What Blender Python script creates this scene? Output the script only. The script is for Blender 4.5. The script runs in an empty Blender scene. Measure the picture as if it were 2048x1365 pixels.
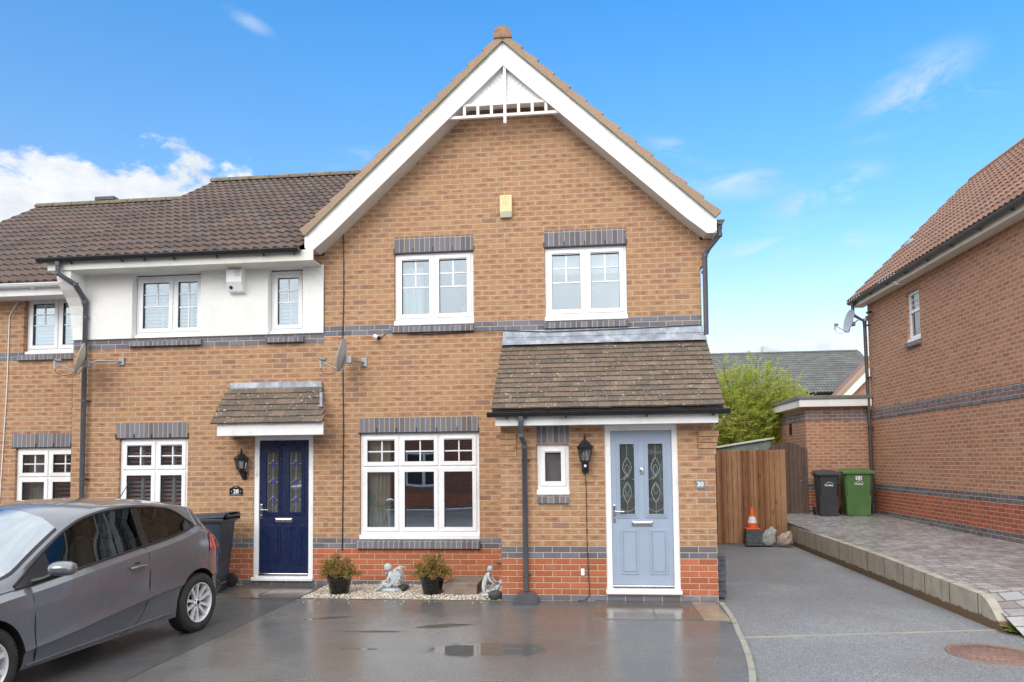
import bpy, bmesh, math, random
from mathutils import Vector, Matrix, noise as mnoise
PI = math.pi
rnd = random.Random(7)
scene = bpy.context.scene
COL = scene.collection

# ------------------------------------------------------------------ objects
ORG = {}
def empty(name, loc=(0, 0, 0)):
    o = bpy.data.objects.new(name, None)
    COL.objects.link(o); o.location = loc; o.empty_display_size = .1
    ORG[o.name] = Vector(loc)
    return o
def tag(o, label=None, cat=None, group=None, kind=None):
    if label: o['label'] = label
    if cat: o['category'] = cat
    if group: o['group'] = group
    if kind: o['kind'] = kind
    return o
def thing(name, label, cat, loc=(0, 0, 0), group=None):
    return tag(empty(name, loc), label, cat, group)
def link_mesh(name, me, mats, parent=None, origin=None):
    o = bpy.data.objects.new(name, me)
    COL.objects.link(o)
    for m in (mats if isinstance(mats, (list, tuple)) else [mats]):
        me.materials.append(m)
    org = Vector(origin) if origin is not None else (ORG[parent.name] if parent is not None else Vector((0, 0, 0)))
    if org.length > 0: me.transform(Matrix.Translation(-org))
    if parent is not None: o.parent = parent
    else: o.location = org
    ORG[o.name] = org
    return o

class MB:
    """collects shapes in world coordinates, then links them as one mesh"""
    def __init__(s): s.v = []; s.f = []; s.m = []; s.uv = {}; s.sm = []
    def add(s, vs, fs, mi=0, smooth=False, uvs=None):
        b = len(s.v); s.v += [tuple(p) for p in vs]
        for k, f in enumerate(fs):
            s.f.append(tuple(b + i for i in f)); s.m.append(mi); s.sm.append(smooth)
            if uvs: s.uv[len(s.f) - 1] = uvs[k]
        return s
    def box(s, x0, x1, y0, y1, z0, z1, mi=0):
        v = [(x0,y0,z0),(x1,y0,z0),(x1,y1,z0),(x0,y1,z0),(x0,y0,z1),(x1,y0,z1),(x1,y1,z1),(x0,y1,z1)]
        return s.add(v, [(3,2,1,0),(4,5,6,7),(0,1,5,4),(1,2,6,5),(2,3,7,6),(3,0,4,7)], mi)
    def bevbox(s, x0, x1, y0, y1, z0, z1, b=.006, mi=0):
        bm = bmesh.new()
        bmesh.ops.create_cube(bm, size=1)
        for v in bm.verts:
            v.co = ((x0+x1)/2 + v.co.x*(x1-x0), (y0+y1)/2 + v.co.y*(y1-y0), (z0+z1)/2 + v.co.z*(z1-z0))
        bmesh.ops.bevel(bm, geom=bm.edges[:], offset=b, segments=2, affect='EDGES', profile=.5)
        return s.bm(bm, mi, False)
    def bm(s, bm, mi=0, smooth=False, mat=None):
        bm.verts.ensure_lookup_table(); bm.verts.index_update()
        vs = [(mat @ v.co) if mat else v.co.copy() for v in bm.verts]
        s.add(vs, [tuple(v.index for v in f.verts) for f in bm.faces], mi, smooth); bm.free()
        return s
    def prism(s, pts, axis, a, b, mi=0):
        """2D outline extruded along axis: for 'Y' pts are (x,z); for 'X' (y,z); for 'Z' (x,y)"""
        def P(p, t):
            return {'Y': (p[0], t, p[1]), 'X': (t, p[0], p[1]), 'Z': (p[0], p[1], t)}[axis]
        n = len(pts)
        v = [P(p, a) for p in pts] + [P(p, b) for p in pts]
        f = [tuple(range(n)), tuple(range(2*n-1, n-1, -1))] + [(i, i+n, (i+1) % n+n, (i+1) % n) for i in range(n)]
        return s.add(v, f, mi)
    def tube(s, pts, r, n=10, mi=0, caps=True, smooth=True):
        pts = [Vector(p) for p in pts]; R = r if isinstance(r, (list, tuple)) else [r]*len(pts)
        rings = []; ref = None
        for i, p in enumerate(pts):
            d = (pts[min(i+1, len(pts)-1)] - pts[max(i-1, 0)]).normalized()
            if ref is None: ref = Vector((0, 0, 1)) if abs(d.z) < .9 else Vector((1, 0, 0))
            a = d.cross(ref).normalized(); b = a.cross(d).normalized(); ref = b
            rings.append([p + (a*math.cos(2*PI*k/n) + b*math.sin(2*PI*k/n))*R[i] for k in range(n)])
        v = [q for g in rings for q in g]; f = []
        for i in range(len(pts)-1):
            for k in range(n):
                f.append((i*n+k, i*n+(k+1) % n, (i+1)*n+(k+1) % n, (i+1)*n+k))
        s.add(v, f, mi, smooth)
        if caps:
            s.add(rings[0], [tuple(range(n-1, -1, -1))], mi); s.add(rings[-1], [tuple(range(n))], mi)
        return s
    def lathe(s, prof, c=(0, 0, 0), n=24, mi=0, smooth=True, mat=None, phase=0):
        v = []; f = []
        for r, z in prof:
            for k in range(n):
                a = 2*PI*k/n + phase
                p = Vector((r*math.cos(a), r*math.sin(a), z))
                if mat: p = mat @ p
                v.append(p + Vector(c))
        for i in range(len(prof)-1):
            for k in range(n):
                f.append((i*n+k, i*n+(k+1) % n, (i+1)*n+(k+1) % n, (i+1)*n+k))
        return s.add(v, f, mi, smooth)
    def grid(s, fn, nu, nv, mi=0, smooth=True):
        v = [fn(i/nu, j/nv) for j in range(nv+1) for i in range(nu+1)]
        f = [(j*(nu+1)+i, j*(nu+1)+i+1, (j+1)*(nu+1)+i+1, (j+1)*(nu+1)+i) for j in range(nv) for i in range(nu)]
        return s.add(v, f, mi, smooth)
    def build(s, name, mats, parent=None, origin=None):
        me = bpy.data.meshes.new(name)
        me.from_pydata([tuple(p) for p in s.v], [], s.f)
        me.polygons.foreach_set('material_index', s.m)
        me.polygons.foreach_set('use_smooth', s.sm)
        if s.uv:
            uv = me.uv_layers.new(name='UVMap')
            for p in me.polygons:
                q = s.uv.get(p.index)
                if q:
                    for k, li in enumerate(p.loop_indices): uv.data[li].uv = q[k]
        me.update()
        return link_mesh(name, me, mats, parent, origin)

def skin_mesh(name, verts, edges, radii, sub=2, mat=None, parent=None, origin=(0, 0, 0), root=0, xf=None):
    """one continuous surface grown round a skeleton"""
    me = bpy.data.meshes.new(name); me.from_pydata(verts, edges, [])
    o = bpy.data.objects.new(name, me); COL.objects.link(o)
    o.modifiers.new('s', 'SKIN').use_smooth_shade = True
    sv = me.skin_vertices[0].data
    for i, r in enumerate(radii):
        sv[i].radius = (r, r) if not isinstance(r, tuple) else r
        sv[i].use_root = (i == root)
    m = o.modifiers.new('u', 'SUBSURF'); m.levels = sub; m.render_levels = sub
    dg = bpy.context.evaluated_depsgraph_get()
    me2 = bpy.data.meshes.new_from_object(o.evaluated_get(dg))
    bpy.data.objects.remove(o); bpy.data.meshes.remove(me)
    for p in me2.polygons: p.use_smooth = True
    if xf: me2.transform(xf)
    me2.name = name
    return me2

def text_mesh(body, size, depth=.002, align='CENTER', bold=False):
    cu = bpy.data.curves.new('txt', 'FONT'); cu.body = body; cu.size = size; cu.extrude = depth
    cu.align_x = align; cu.align_y = 'CENTER'
    if bold: cu.offset = size*.02
    cu.resolution_u = 4
    o = bpy.data.objects.new('txt', cu); COL.objects.link(o)
    dg = bpy.context.evaluated_depsgraph_get()
    me = bpy.data.meshes.new_from_object(o.evaluated_get(dg))
    bpy.data.objects.remove(o); bpy.data.curves.remove(cu)
    return me
def text(name, body, size, loc, mat, parent, rotz=0, depth=.002, bold=False, squash=1):
    me = text_mesh(body, size, depth, bold=bold)
    me.transform(Matrix.Translation(loc) @ Matrix.Rotation(rotz, 4, 'Z') @ Matrix.Rotation(PI/2, 4, 'X') @ Matrix.Diagonal((squash, 1, 1, 1)))
    return link_mesh(name, me, mat, parent)

# ------------------------------------------------------------------ materials
class NT:
    def __init__(s, nt): s.nt = nt
    def n(s, t, **k):
        nd = s.nt.nodes.new(t)
        for a, b in k.items(): setattr(nd, a, b)
        return nd
    def put(s, sock, v):
        if hasattr(v, 'is_output'): s.nt.links.new(v, sock)
        elif v is not None:
            if hasattr(sock, 'default_value') and not isinstance(v, (int, float)) and len(sock.default_value) == 4 and len(v) == 3: v = (*v, 1)
            sock.default_value = v
    def math(s, op, a, b=None, c=None, clamp=False):
        nd = s.n('ShaderNodeMath', operation=op, use_clamp=clamp)
        for i, v in enumerate((a, b, c)):
            if v is not None: s.put(nd.inputs[i], v)
        return nd.outputs[0]
    def vmath(s, op, a, b=None, sc=None):
        nd = s.n('ShaderNodeVectorMath', operation=op)
        s.put(nd.inputs[0], a)
        if b is not None: s.put(nd.inputs[1], b)
        if sc is not None: s.put(nd.inputs['Scale'], sc)
        return nd.outputs[0]
    def mix(s, f, a, b, bt='MIX'):
        nd = s.n('ShaderNodeMix', data_type='RGBA', blend_type=bt)
        s.put(nd.inputs[0], f); s.put(nd.inputs[6], a); s.put(nd.inputs[7], b)
        return nd.outputs[2]
    def fmix(s, f, a, b):
        nd = s.n('ShaderNodeMix', data_type='FLOAT')
        s.put(nd.inputs[0], f); s.put(nd.inputs[2], a); s.put(nd.inputs[3], b)
        return nd.outputs[0]
    def noise(s, vec, scale, detail=3, rough=.55, out=0, dist=0):
        nd = s.n('ShaderNodeTexNoise'); s.put(nd.inputs['Vector'], vec)
        nd.inputs['Scale'].default_value = scale; nd.inputs['Detail'].default_value = detail
        nd.inputs['Roughness'].default_value = rough; nd.inputs['Distortion'].default_value = dist
        return nd.outputs[out]
    def ramp(s, f, stops, interp='LINEAR'):
        nd = s.n('ShaderNodeValToRGB'); s.put(nd.inputs[0], f)
        cr = nd.color_ramp; cr.interpolation = interp
        while len(cr.elements) > 1: cr.elements.remove(cr.elements[-1])
        cr.elements[0].position = stops[0][0]; cr.elements[0].color = (*stops[0][1], 1)
        for p, c in stops[1:]:
            e = cr.elements.new(p); e.color = (*c, 1)
        return nd.outputs[0]
    def rng(s, f, a, b, c=0., d=1., smooth=False):
        nd = s.n('ShaderNodeMapRange')
        if smooth: nd.interpolation_type = 'SMOOTHSTEP'
        s.put(nd.inputs[0], f)
        for i, v in zip((1, 2, 3, 4), (a, b, c, d)): s.put(nd.inputs[i], v)
        return nd.outputs[0]
    def xyz(s, v):
        nd = s.n('ShaderNodeSeparateXYZ'); s.put(nd.inputs[0], v); return nd.outputs
    def comb(s, x, y, z=0.):
        nd = s.n('ShaderNodeCombineXYZ')
        for i, v in enumerate((x, y, z)): s.put(nd.inputs[i], v)
        return nd.outputs[0]
    def white(s, v, out=0):
        nd = s.n('ShaderNodeTexWhiteNoise', noise_dimensions='3D'); s.put(nd.inputs['Vector'], v); return nd.outputs[out]
    def bump(s, h, dist=.003, strength=.6):
        nd = s.n('ShaderNodeBump'); nd.inputs['Strength'].default_value = strength
        nd.inputs['Distance'].default_value = dist; s.put(nd.inputs['Height'], h); return nd.outputs[0]
    def pos(s): return s.n('ShaderNodeNewGeometry').outputs['Position']
    def obj(s): return s.n('ShaderNodeTexCoord').outputs['Object']
    def uv(s): return s.n('ShaderNodeTexCoord').outputs['UV']

def newmat(name):
    m = bpy.data.materials.new(name); m.use_nodes = True
    nt = m.node_tree; nt.nodes.clear(); t = NT(nt)
    out = t.n('ShaderNodeOutputMaterial'); b = t.n('ShaderNodeBsdfPrincipled')
    nt.links.new(b.outputs[0], out.inputs[0])
    def S(k, v): t.put(b.inputs[k], v)
    return m, t, S, out, b

def pm(name, col, rough=.5, metal=0, var=.12, scale=6, bump=0, bscale=60, coat=0, spec=.5, dirt=None, dscale=2.5, coords='obj'):
    """plain painted / plastic / metal surface with slight tonal variation"""
    m, t, S, out, b = newmat(name)
    P = t.obj() if coords == 'obj' else t.pos()
    n = t.noise(P, scale, 4)
    c = t.mix(t.rng(n, .3, .7), tuple(x*(1-var) for x in col), tuple(min(1, x*(1+var)) for x in col))
    if dirt: c = t.mix(t.rng(t.noise(P, dscale, 5, .7), .52, .78, 0, .7), c, dirt)
    S('Base Color', c); S('Metallic', metal); S('Specular IOR Level', spec)
    S('Roughness', t.rng(t.noise(P, scale*3, 3), .3, .7, max(0.02, rough-.08), min(1, rough+.08)))
    if coat: S('Coat Weight', coat); S('Coat Roughness', .08)
    if bump: S('Normal', t.bump(t.noise(P, bscale, 4, .6), .004, bump))
    return m

def glass_mat(name, tint=(.86, .9, .9), refl=.12, wob=.10):
    m = bpy.data.materials.new(name); m.use_nodes = True
    nt = m.node_tree; nt.nodes.clear(); t = NT(nt)
    out = t.n('ShaderNodeOutputMaterial'); mx = t.n('ShaderNodeMixShader')
    tr = t.n('ShaderNodeBsdfTransparent'); gl = t.n('ShaderNodeBsdfGlossy')
    tr.inputs[0].default_value = (*tint, 1); gl.inputs['Roughness'].default_value = .0
    gl.inputs['Color'].default_value = (.86, .94, 1, 1)
    w = t.noise(t.pos(), 1.3, 1); nrm = t.bump(w, .02, wob); nt.links.new(nrm, gl.inputs['Normal'])
    fr = t.n('ShaderNodeFresnel'); fr.inputs[0].default_value = 1.5
    f = t.math('ADD', fr.outputs[0], refl, clamp=True)
    nt.links.new(f, mx.inputs[0]); nt.links.new(tr.outputs[0], mx.inputs[1]); nt.links.new(gl.outputs[0], mx.inputs[2])
    nt.links.new(mx.outputs[0], out.inputs[0])
    return m

BUFF = [(0, (.505, .30, .16)), (.22, (.48, .275, .148)), (.42, (.535, .335, .18)), (.58, (.465, .255, .142)), (.74, (.51, .29, .16)), (.86, (.455, .24, .142)), (.93, (.41, .28, .165)), (.965, (.26, .165, .135))]
BUFF2 = [(0, (.53, .29, .175)), (.24, (.49, .25, .15)), (.42, (.54, .32, .19)), (.62, (.47, .23, .14)), (.8, (.43, .245, .155)), (.9, (.52, .235, .14)), (.965, (.30, .21, .17))]
def brick_mat(name, bands, z0=0., uoff=0., pal=None, seed=0., bw=.225, bh=.075, mort=(.60, .44, .315), all_kind=None, red=(.47, .145, .07), blue=(.155, .17, .21), redw=None, half=False):
    """bands: list of (row_from, row_to, 'red'|'blue'); other rows take the facing palette"""
    pal = pal or BUFF
    m, t, S, out, b = newmat(name)
    g = t.n('ShaderNodeNewGeometry'); P = g.outputs['Position']; N = t.xyz(g.outputs['True Normal'])
    wob = t.vmath('SUBTRACT', t.noise(P, 22, 2, .6, out=1), (.5, .5, .5))
    Pw = t.vmath('ADD', P, t.vmath('SCALE', wob, sc=.007))
    x, y, z = t.xyz(Pw)
    side = t.math('GREATER_THAN', t.math('ABSOLUTE', N[0]), .6)
    u = t.math('ADD', t.fmix(side, x, y), uoff)
    flat = t.math('GREATER_THAN', t.math('ABSOLUTE', N[2]), .8)
    z = t.fmix(flat, z, t.math('ADD', y, 0.))
    r = t.math('DIVIDE', t.math('SUBTRACT', z, z0), bh)
    row = t.math('FLOOR', r); fz = t.math('FRACT', r)
    par = t.math('MODULO', t.math('ABSOLUTE', row), 2)
    uu = t.math('ADD', t.math('DIVIDE', u, bw), t.math('MULTIPLY', par, .5 if all_kind != 'soldier' else 0))
    col = t.math('FLOOR', uu); fu = t.math('FRACT', uu)
    dz = t.math('MULTIPLY', t.math('MINIMUM', fz, t.math('SUBTRACT', 1, fz)), bh)
    du = t.math('MULTIPLY', t.math('MINIMUM', fu, t.math('SUBTRACT', 1, fu)), bw)
    d = t.math('MINIMUM', dz, du)
    brick = t.rng(d, .003, .0068)
    rv = t.white(t.comb(col, row, seed)); rc = t.white(t.comb(row, col, seed+3.3))
    c = t.ramp(rv, pal, 'CONSTANT')
    c = t.mix(.34, c, tuple(pal[0][1]))
    # kiln marks on the facing bricks
    sm = t.noise(t.vmath('MULTIPLY', P, (14, 14, 38)), 1.0, 4, .7)
    core = t.math('MULTIPLY', t.rng(t.math('ABSOLUTE', t.math('SUBTRACT', fu, .5)), .22, .46, 1, 0), t.rng(t.math('ABSOLUTE', t.math('SUBTRACT', fz, .5)), .12, .42, 1, 0))
    smf = t.math('MULTIPLY', t.math('MULTIPLY', t.rng(sm, .40, .56), core), t.rng(rc, .0, .7, .2, .9))
    c = t.mix(smf, c, (.25, .11, .08))
    spots = t.math('MULTIPLY', t.rng(t.noise(P, 75, 2), .66, .74), t.rng(rc, .5, .7))
    c = t.mix(t.math('MULTIPLY', spots, .7), c, (.09, .06, .06))
    redc = t.mix(rv, tuple(v*.82 for v in red), tuple(v*1.16 for v in red))
    bluec = t.mix(rv, tuple(v*.78 for v in blue), tuple(v*1.3 for v in blue))
    if all_kind in ('soldier', 'blue'): c = bluec
    elif all_kind == 'red': c = redc
    for lo, hi, kd in bands:
        f = t.math('MULTIPLY', t.math('GREATER_THAN', row, lo-.5), t.math('LESS_THAN', row, hi-.5))
        c = t.mix(f, c, redc if kd == 'red' else bluec)
    c = t.mix(t.rng(t.noise(P, 1.1, 4, .6), .3, .75, 0, .16), c, tuple(v*.6 for v in pal[1][1]))
    c = t.mix(1, c, (.955, .95, .95), 'MULTIPLY')
    stk = t.noise(t.vmath('MULTIPLY', P, (7, 7, .6)), 1., 5, .65)
    c = t.mix(t.rng(stk, .55, .78, 0, .28), c, (.20, .14, .10))
    c = t.mix(t.rng(t.noise(P, 3.3, 5, .7), .60, .78, 0, .22), c, (.66, .55, .45))
    c = t.mix(1, c, t.ramp(t.noise(P, 120, 3), [(.25, (.8, .8, .8)), (.75, (1.15, 1.15, 1.15))]), 'MULTIPLY')
    mc = t.mix(t.noise(P, 9, 3), tuple(v*.8 for v in mort), mort)
    S('Base Color', t.mix(brick, mc, c))
    S('Roughness', .82)
    S('Specular IOR Level', .25)
    h = t.math('ADD', t.math('MULTIPLY', t.rng(d, .002, .009), 1.), t.math('MULTIPLY', t.noise(P, 60, 4), .35))
    S('Normal', t.bump(h, .006, .75))
    return m

def tile_mat(name, cols, wv=.3, lichen=0., lcol=(.5, .46, .34), moss=0., streak=.3):
    """concrete roof tiles; UV = (metres along eave, course number)"""
    m, t, S, out, b = newmat(name)
    uv = t.xyz(t.uv()); P = t.pos()
    cu = t.math('FLOOR', t.math('DIVIDE', uv[0], wv)); cv = t.math('FLOOR', t.math('ADD', uv[1], .001))
    rv = t.white(t.comb(cu, cv, 1.7))
    c = t.ramp(rv, [(i/len(cols), k) for i, k in enumerate(cols)], 'CONSTANT')
    c = t.mix(t.rng(t.noise(P, .7, 4, .6), .35, .7, 0, streak), c, tuple(v*.55 for v in cols[0]))
    c = t.mix(1, c, t.ramp(t.noise(P, 45, 4, .7), [(.25, (.66, .66, .66)), (.75, (1.25, 1.25, 1.25))]), 'MULTIPLY')
    # weathering: paler towards the washed lower edge of every tile
    fr = t.math('FRACT', uv[1])
    if lichen: c = t.mix(t.math('MULTIPLY', t.rng(t.noise(P, 26, 3, .6), .62, .70), lichen), c, lcol)
    if moss: c = t.mix(t.math('MULTIPLY', t.rng(t.noise(P, 7, 5, .7), .55, .72), moss), c, (.10, .115, .035))
    S('Base Color', c); S('Roughness', .8); S('Specular IOR Level', .3)
    S('Normal', t.bump(t.noise(P, 70, 4, .7), .004, .6))
    return m
WHITE = pm('white_upvc', (.87, .875, .885), .28, var=.025, dirt=(.62, .62, .58), dscale=1.6)
WHITE2 = pm('white_fascia', (.84, .84, .83), .35, var=.03, dirt=(.56, .55, .47), dscale=2.2)
BLACKP = pm('black_plastic', (.018, .019, .022), .34, var=.2)
GREYP = pm('grey_plastic', (.085, .088, .10), .36, var=.12, scale=4)
BROWNP = pm('dark_brown_plastic', (.065, .055, .058), .4, var=.15)
STEEL = pm('chrome', (.72, .72, .72), .18, 1, var=.06)
GALV = pm('galvanised_metal', (.42, .43, .44), .42, .8, var=.15)
RUBBER = pm('rubber', (.02, .02, .021), .75, var=.2, bump=.3)
LEAD = pm('lead_flashing', (.36, .40, .45), .42, .25, var=.32, scale=7, dirt=(.72, .75, .78), dscale=3.5, coords='pos')
GLASS = glass_mat('window_glass', refl=.23)
def obscure(name, col, refl, mixd):
    m = glass_mat(name, (.6, .64, .62), refl, .6); nt = m.node_tree; t = NT(nt)
    mx = [n for n in nt.nodes if n.type == 'MIX_SHADER'][0]; tr = [n for n in nt.nodes if n.type == 'BSDF_TRANSPARENT'][0]
    df = t.n('ShaderNodeBsdfDiffuse'); t.put(df.inputs[0], t.mix(t.noise(t.pos(), 7, 4), tuple(v*.5 for v in col), tuple(v*1.6 for v in col)))
    m2 = t.n('ShaderNodeMixShader'); m2.inputs[0].default_value = mixd
    nt.links.new(tr.outputs[0], m2.inputs[1]); nt.links.new(df.outputs[0], m2.inputs[2]); nt.links.new(m2.outputs[0], mx.inputs[1]); return m
DGLASS = obscure('door_glass', (.085, .10, .09), .08, .75); OGLASS = obscure('obscured_glass', (.11, .10, .095), .04, .8)
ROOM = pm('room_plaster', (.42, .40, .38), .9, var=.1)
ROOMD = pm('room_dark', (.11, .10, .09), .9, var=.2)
BLIND = pm('white_blind_slat', (.85, .86, .88), .45, var=.04)
CURT = pm('cream_curtain', (.85, .79, .68), .9, var=.08, scale=30)
NET = pm('white_curtain', (.85, .87, .90), .9, var=.06, scale=20)
B30 = brick_mat('brick_house_thirty', [(0, 1, 'blue'), (1, 7, 'red'), (7, 9, 'blue'), (48, 50, 'blue')], uoff=.03)
B28 = brick_mat('brick_house_twentyeight', [(-2, 1, 'blue'), (1, 7, 'red'), (7, 9, 'blue')], uoff=.11, seed=4.)
B28U = brick_mat('brick_upper_band', [], z0=3.50, uoff=.11, seed=5., all_kind='blue')
B26 = brick_mat('brick_house_twentysix', [(-2, 1, 'blue'), (1, 7, 'red'), (7, 9, 'blue'), (48, 50, 'blue')], z0=-.15, uoff=.07, seed=8.)
BR = brick_mat('brick_right_house', [(0, 2, 'blue'), (2, 8, 'red'), (8, 10, 'blue')], z0=.39, uoff=.0, seed=12., pal=BUFF2, red=(.40, .115, .06), blue=(.13, .135, .155), mort=(.60, .45, .36))
BOPP = brick_mat('brick_opposite_house', [(0, 1, 'blue'), (1, 7, 'red')], seed=22., pal=[(0, (.30, .105, .06)), (.4, (.26, .085, .05)), (.7, (.34, .13, .075))])
SOLD = brick_mat('blue_soldier_brick', [], all_kind='soldier', bw=.075, bh=10., z0=-5, blue=(.165, .18, .22))
BLUEB = brick_mat('blue_brick', [], all_kind='blue')
REDB = brick_mat('red_dentil_brick', [], all_kind='red', red=(.40, .12, .07))
TILE_BR = tile_mat('brown_roof_tiles', [(.112, .078, .066), (.138, .098, .082), (.095, .07, .062), (.135, .088, .072), (.115, .092, .08)], .3, lichen=.25)
TILE_RH = tile_mat('red_brown_roof_tiles', [(.25, .145, .105), (.285, .162, .118), (.225, .13, .098), (.265, .165, .125)], .3, lichen=.1, streak=.15)
TILE_GR = tile_mat('grey_roof_tiles', [(.15, .155, .15), (.17, .175, .17), (.135, .14, .135)], .3, lichen=.2)
TILE_PL = tile_mat('plain_porch_tiles', [(.185, .135, .102), (.225, .165, .125), (.155, .12, .096), (.20, .145, .112), (.17, .135, .105), (.135, .11, .092)], .165, lichen=.9, lcol=(.62, .58, .46), moss=.55)
TILE_OR = tile_mat('verge_tiles', [(.38, .26, .18), (.34, .235, .165), (.41, .285, .20)], .3, lichen=.5, lcol=(.42, .36, .22))
RIDGE = pm('ridge_tile', (.30, .165, .115), .85, var=.2, scale=20, bump=.7, dirt=(.42, .36, .2), coords='pos')
RIDGEM = pm('mossy_ridge', (.15, .125, .09), .9, var=.25, scale=20, bump=.8, dirt=(.33, .30, .12), dscale=7, coords='pos')
def render_mat():
    m, t, S, out, b = newmat('white_render')
    P = t.pos()
    c = t.mix(t.rng(t.noise(P, 2.2, 5, .7), .45, .8), (.87, .865, .83), (.78, .775, .73))
    S('Base Color', c); S('Roughness', .9)
    S('Normal', t.bump(t.noise(P, 55, 5, .75), .012, .8))
    return m
REND = render_mat()
# ------------------------------------------------------------------ building helpers
def wall(mb, axis, c, a0, a1, z0, z1, holes=(), inw=1, rev=.12, mi=0, rmi=None):
    """flat wall on plane axis=c with rectangular openings (a0,a1,z0,z1) and their reveals"""
    P = (lambda a, d, z: (a, c+d*inw, z)) if axis == 'Y' else (lambda a, d, z: (c+d*inw, a, z))
    A = sorted({a0, a1, *[h[0] for h in holes], *[h[1] for h in holes]}); Z = sorted({z0, z1, *[h[2] for h in holes], *[h[3] for h in holes]})
    for i in range(len(A)-1):
        for j in range(len(Z)-1):
            am, zm = (A[i]+A[i+1])/2, (Z[j]+Z[j+1])/2
            if not (a0 < am < a1 and z0 < zm < z1): continue
            if any(h[0] < am < h[1] and h[2] < zm < h[3] for h in holes): continue
            mb.add([P(A[i], 0, Z[j]), P(A[i+1], 0, Z[j]), P(A[i+1], 0, Z[j+1]), P(A[i], 0, Z[j+1])], [(0, 1, 2, 3)], mi)
    for h in holes:
        x0, x1, h0, h1 = h[:4]
        for p, q in (((x0, h0), (x0, h1)), ((x0, h1), (x1, h1)), ((x1, h1), (x1, h0)), ((x1, h0), (x0, h0))):
            mb.add([P(p[0], 0, p[1]), P(q[0], 0, q[1]), P(q[0], rev, q[1]), P(p[0], rev, p[1])], [(0, 1, 2, 3)], mi if rmi is None else rmi)
    return mb
def ring(mb, x0, x1, z0, z1, w, y0, y1, wb=None, b=.004):
    wb = w if wb is None else wb
    mb.bevbox(x0, x0+w, y0, y1, z0, z1, b); mb.bevbox(x1-w, x1, y0, y1, z0, z1, b)
    mb.box(x0+w, x1-w, y0+.0015, y1, z1-w, z1); mb.box(x0+w, x1-w, y0+.0015, y1, z0, z0+wb)

def window(parent, x0, x1, z0, z1, y, xs, zs=None, bars=None, sill=.07, label=None, vents=(), glass=None):
    """white frame set in an opening; xs/zs: inner split positions; bars[(col,row)] = ([h...], [v...], v_from)"""
    f = MB(); fy = y+.045
    ring(f, x0+.002, x1-.002, z0+sill, z1-.002, .052, fy, fy+.06)
    X = [x0]+list(xs)+[x1]; Z = [z0+sill]+list(zs or [])+[z1]
    for xm in xs: f.box(xm-.02, xm+.02, fy+.003, fy+.058, z0+sill+.05, z1-.05)
    for zm in (zs or []): f.box(x0+.05, x1-.05, fy+.004, fy+.057, zm-.02, zm+.02)
    o = f.build('window', WHITE, parent)
    if label: o['label'] = label
    s = MB(); g = MB(); br = MB(); st = MB()
    for i in range(len(X)-1):
        for j in range(len(Z)-1):
            a0 = X[i]+(.046 if i == 0 else .016); a1 = X[i+1]-(.046 if i == len(X)-2 else .016)
            b0 = Z[j]+(.046 if j == 0 else .016); b1 = Z[j+1]-(.046 if j == len(Z)-2 else .016)
            ring(s, a0, a1, b0, b1, .058, fy-.016, fy+.04)
            g0, g1, h0, h1 = a0+.058, a1-.058, b0+.058, b1-.058
            g.box(g0-.01, g1+.01, fy+.018, fy+.022, h0-.01, h1+.01)
            # dark gasket round the glass
            for q in ((g0, g0+.004, h0, h1), (g1-.004, g1, h0, h1)): st.box(q[0], q[1], fy-.006, fy+.016, q[2], q[3])
            for q in ((g0+.004, g1-.004, h1-.005, h1), (g0+.004, g1-.004, h0, h0+.004)): st.box(q[0], q[1], fy-.006, fy+.016, q[2], q[3])
            if bars and (i, j) in bars:
                hh, vv, vf = bars[(i, j)]
                H = h1-h0; W = g1-g0
                for k in hh: br.box(g0, g1, fy+.008, fy+.032, h1-H*k-.009, h1-H*k+.009)
                for k in vv: br.box(g0+W*k-.009, g0+W*k+.009, fy+.0095, fy+.0305, h1-H*vf, h1)
            if (i, j) in vents: br.bevbox(g0-.004, g1+.004, fy-.03, fy-.016, h1+.012, h1+.028, .004)
    s.build('sash', WHITE, o); g.build('pane', glass or GLASS, o); st.build('gasket', BLACKP, o)
    if br.v: br.build('glazing_bar', WHITE, o)
    if sill:
        k = MB(); k.bevbox(x0-.004, x1+.004, y-.012, fy+.06, z0+.003, z0+sill-.001, .008); k.build('window_sill', WHITE, o)
    return o
def brick_sill(parent, x0, x1, z0, z1, y, out=.055):
    m = MB(); m.prism([(y+.03, z0), (y-out, z0), (y-out, z1-.022), (y+.03, z1)], 'X', x0, x1)
    return m.build('brick_sill', SOLD, parent)
def lintel(parent, x0, x1, z0, z1, y, weeps):
    m = MB(); m.box(x0, x1, y-.004, y+.02, z0, z1); o = m.build('lintel', SOLD, parent)
    v = MB()
    for x in weeps: v.box(x-.006, x+.006, y-.012, y, z0, z0+.06)
    v.box(x0-.012, x1+.012, y-.008, y+.04, z0-.014, z0-.002)
    v.build('lintel_drip', BLACKP, o)
    return o
def blind(parent, x0, x1, z0, z1, y, pitch=.05, tilt=.5, mat=None, posts=()):
    m = MB(); z = z0; c, s = math.cos(tilt)*.026, math.sin(tilt)*.026
    while z < z1:
        m.add([(x0, y-c, z-s), (x1, y-c, z-s), (x1, y+c, z+s), (x0, y+c, z+s)], [(0, 1, 2, 3)])
        m.add([(x0, y-c, z-s-.003), (x1, y-c, z-s-.003), (x1, y+c, z+s-.003), (x0, y+c, z+s-.003)], [(3, 2, 1, 0)])
        z += pitch
    for p in posts: m.box(p-.02, p+.02, y-.03, y+.01, z0-.02, z1)
    return m.build('blind', mat or BLIND, parent)
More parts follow.
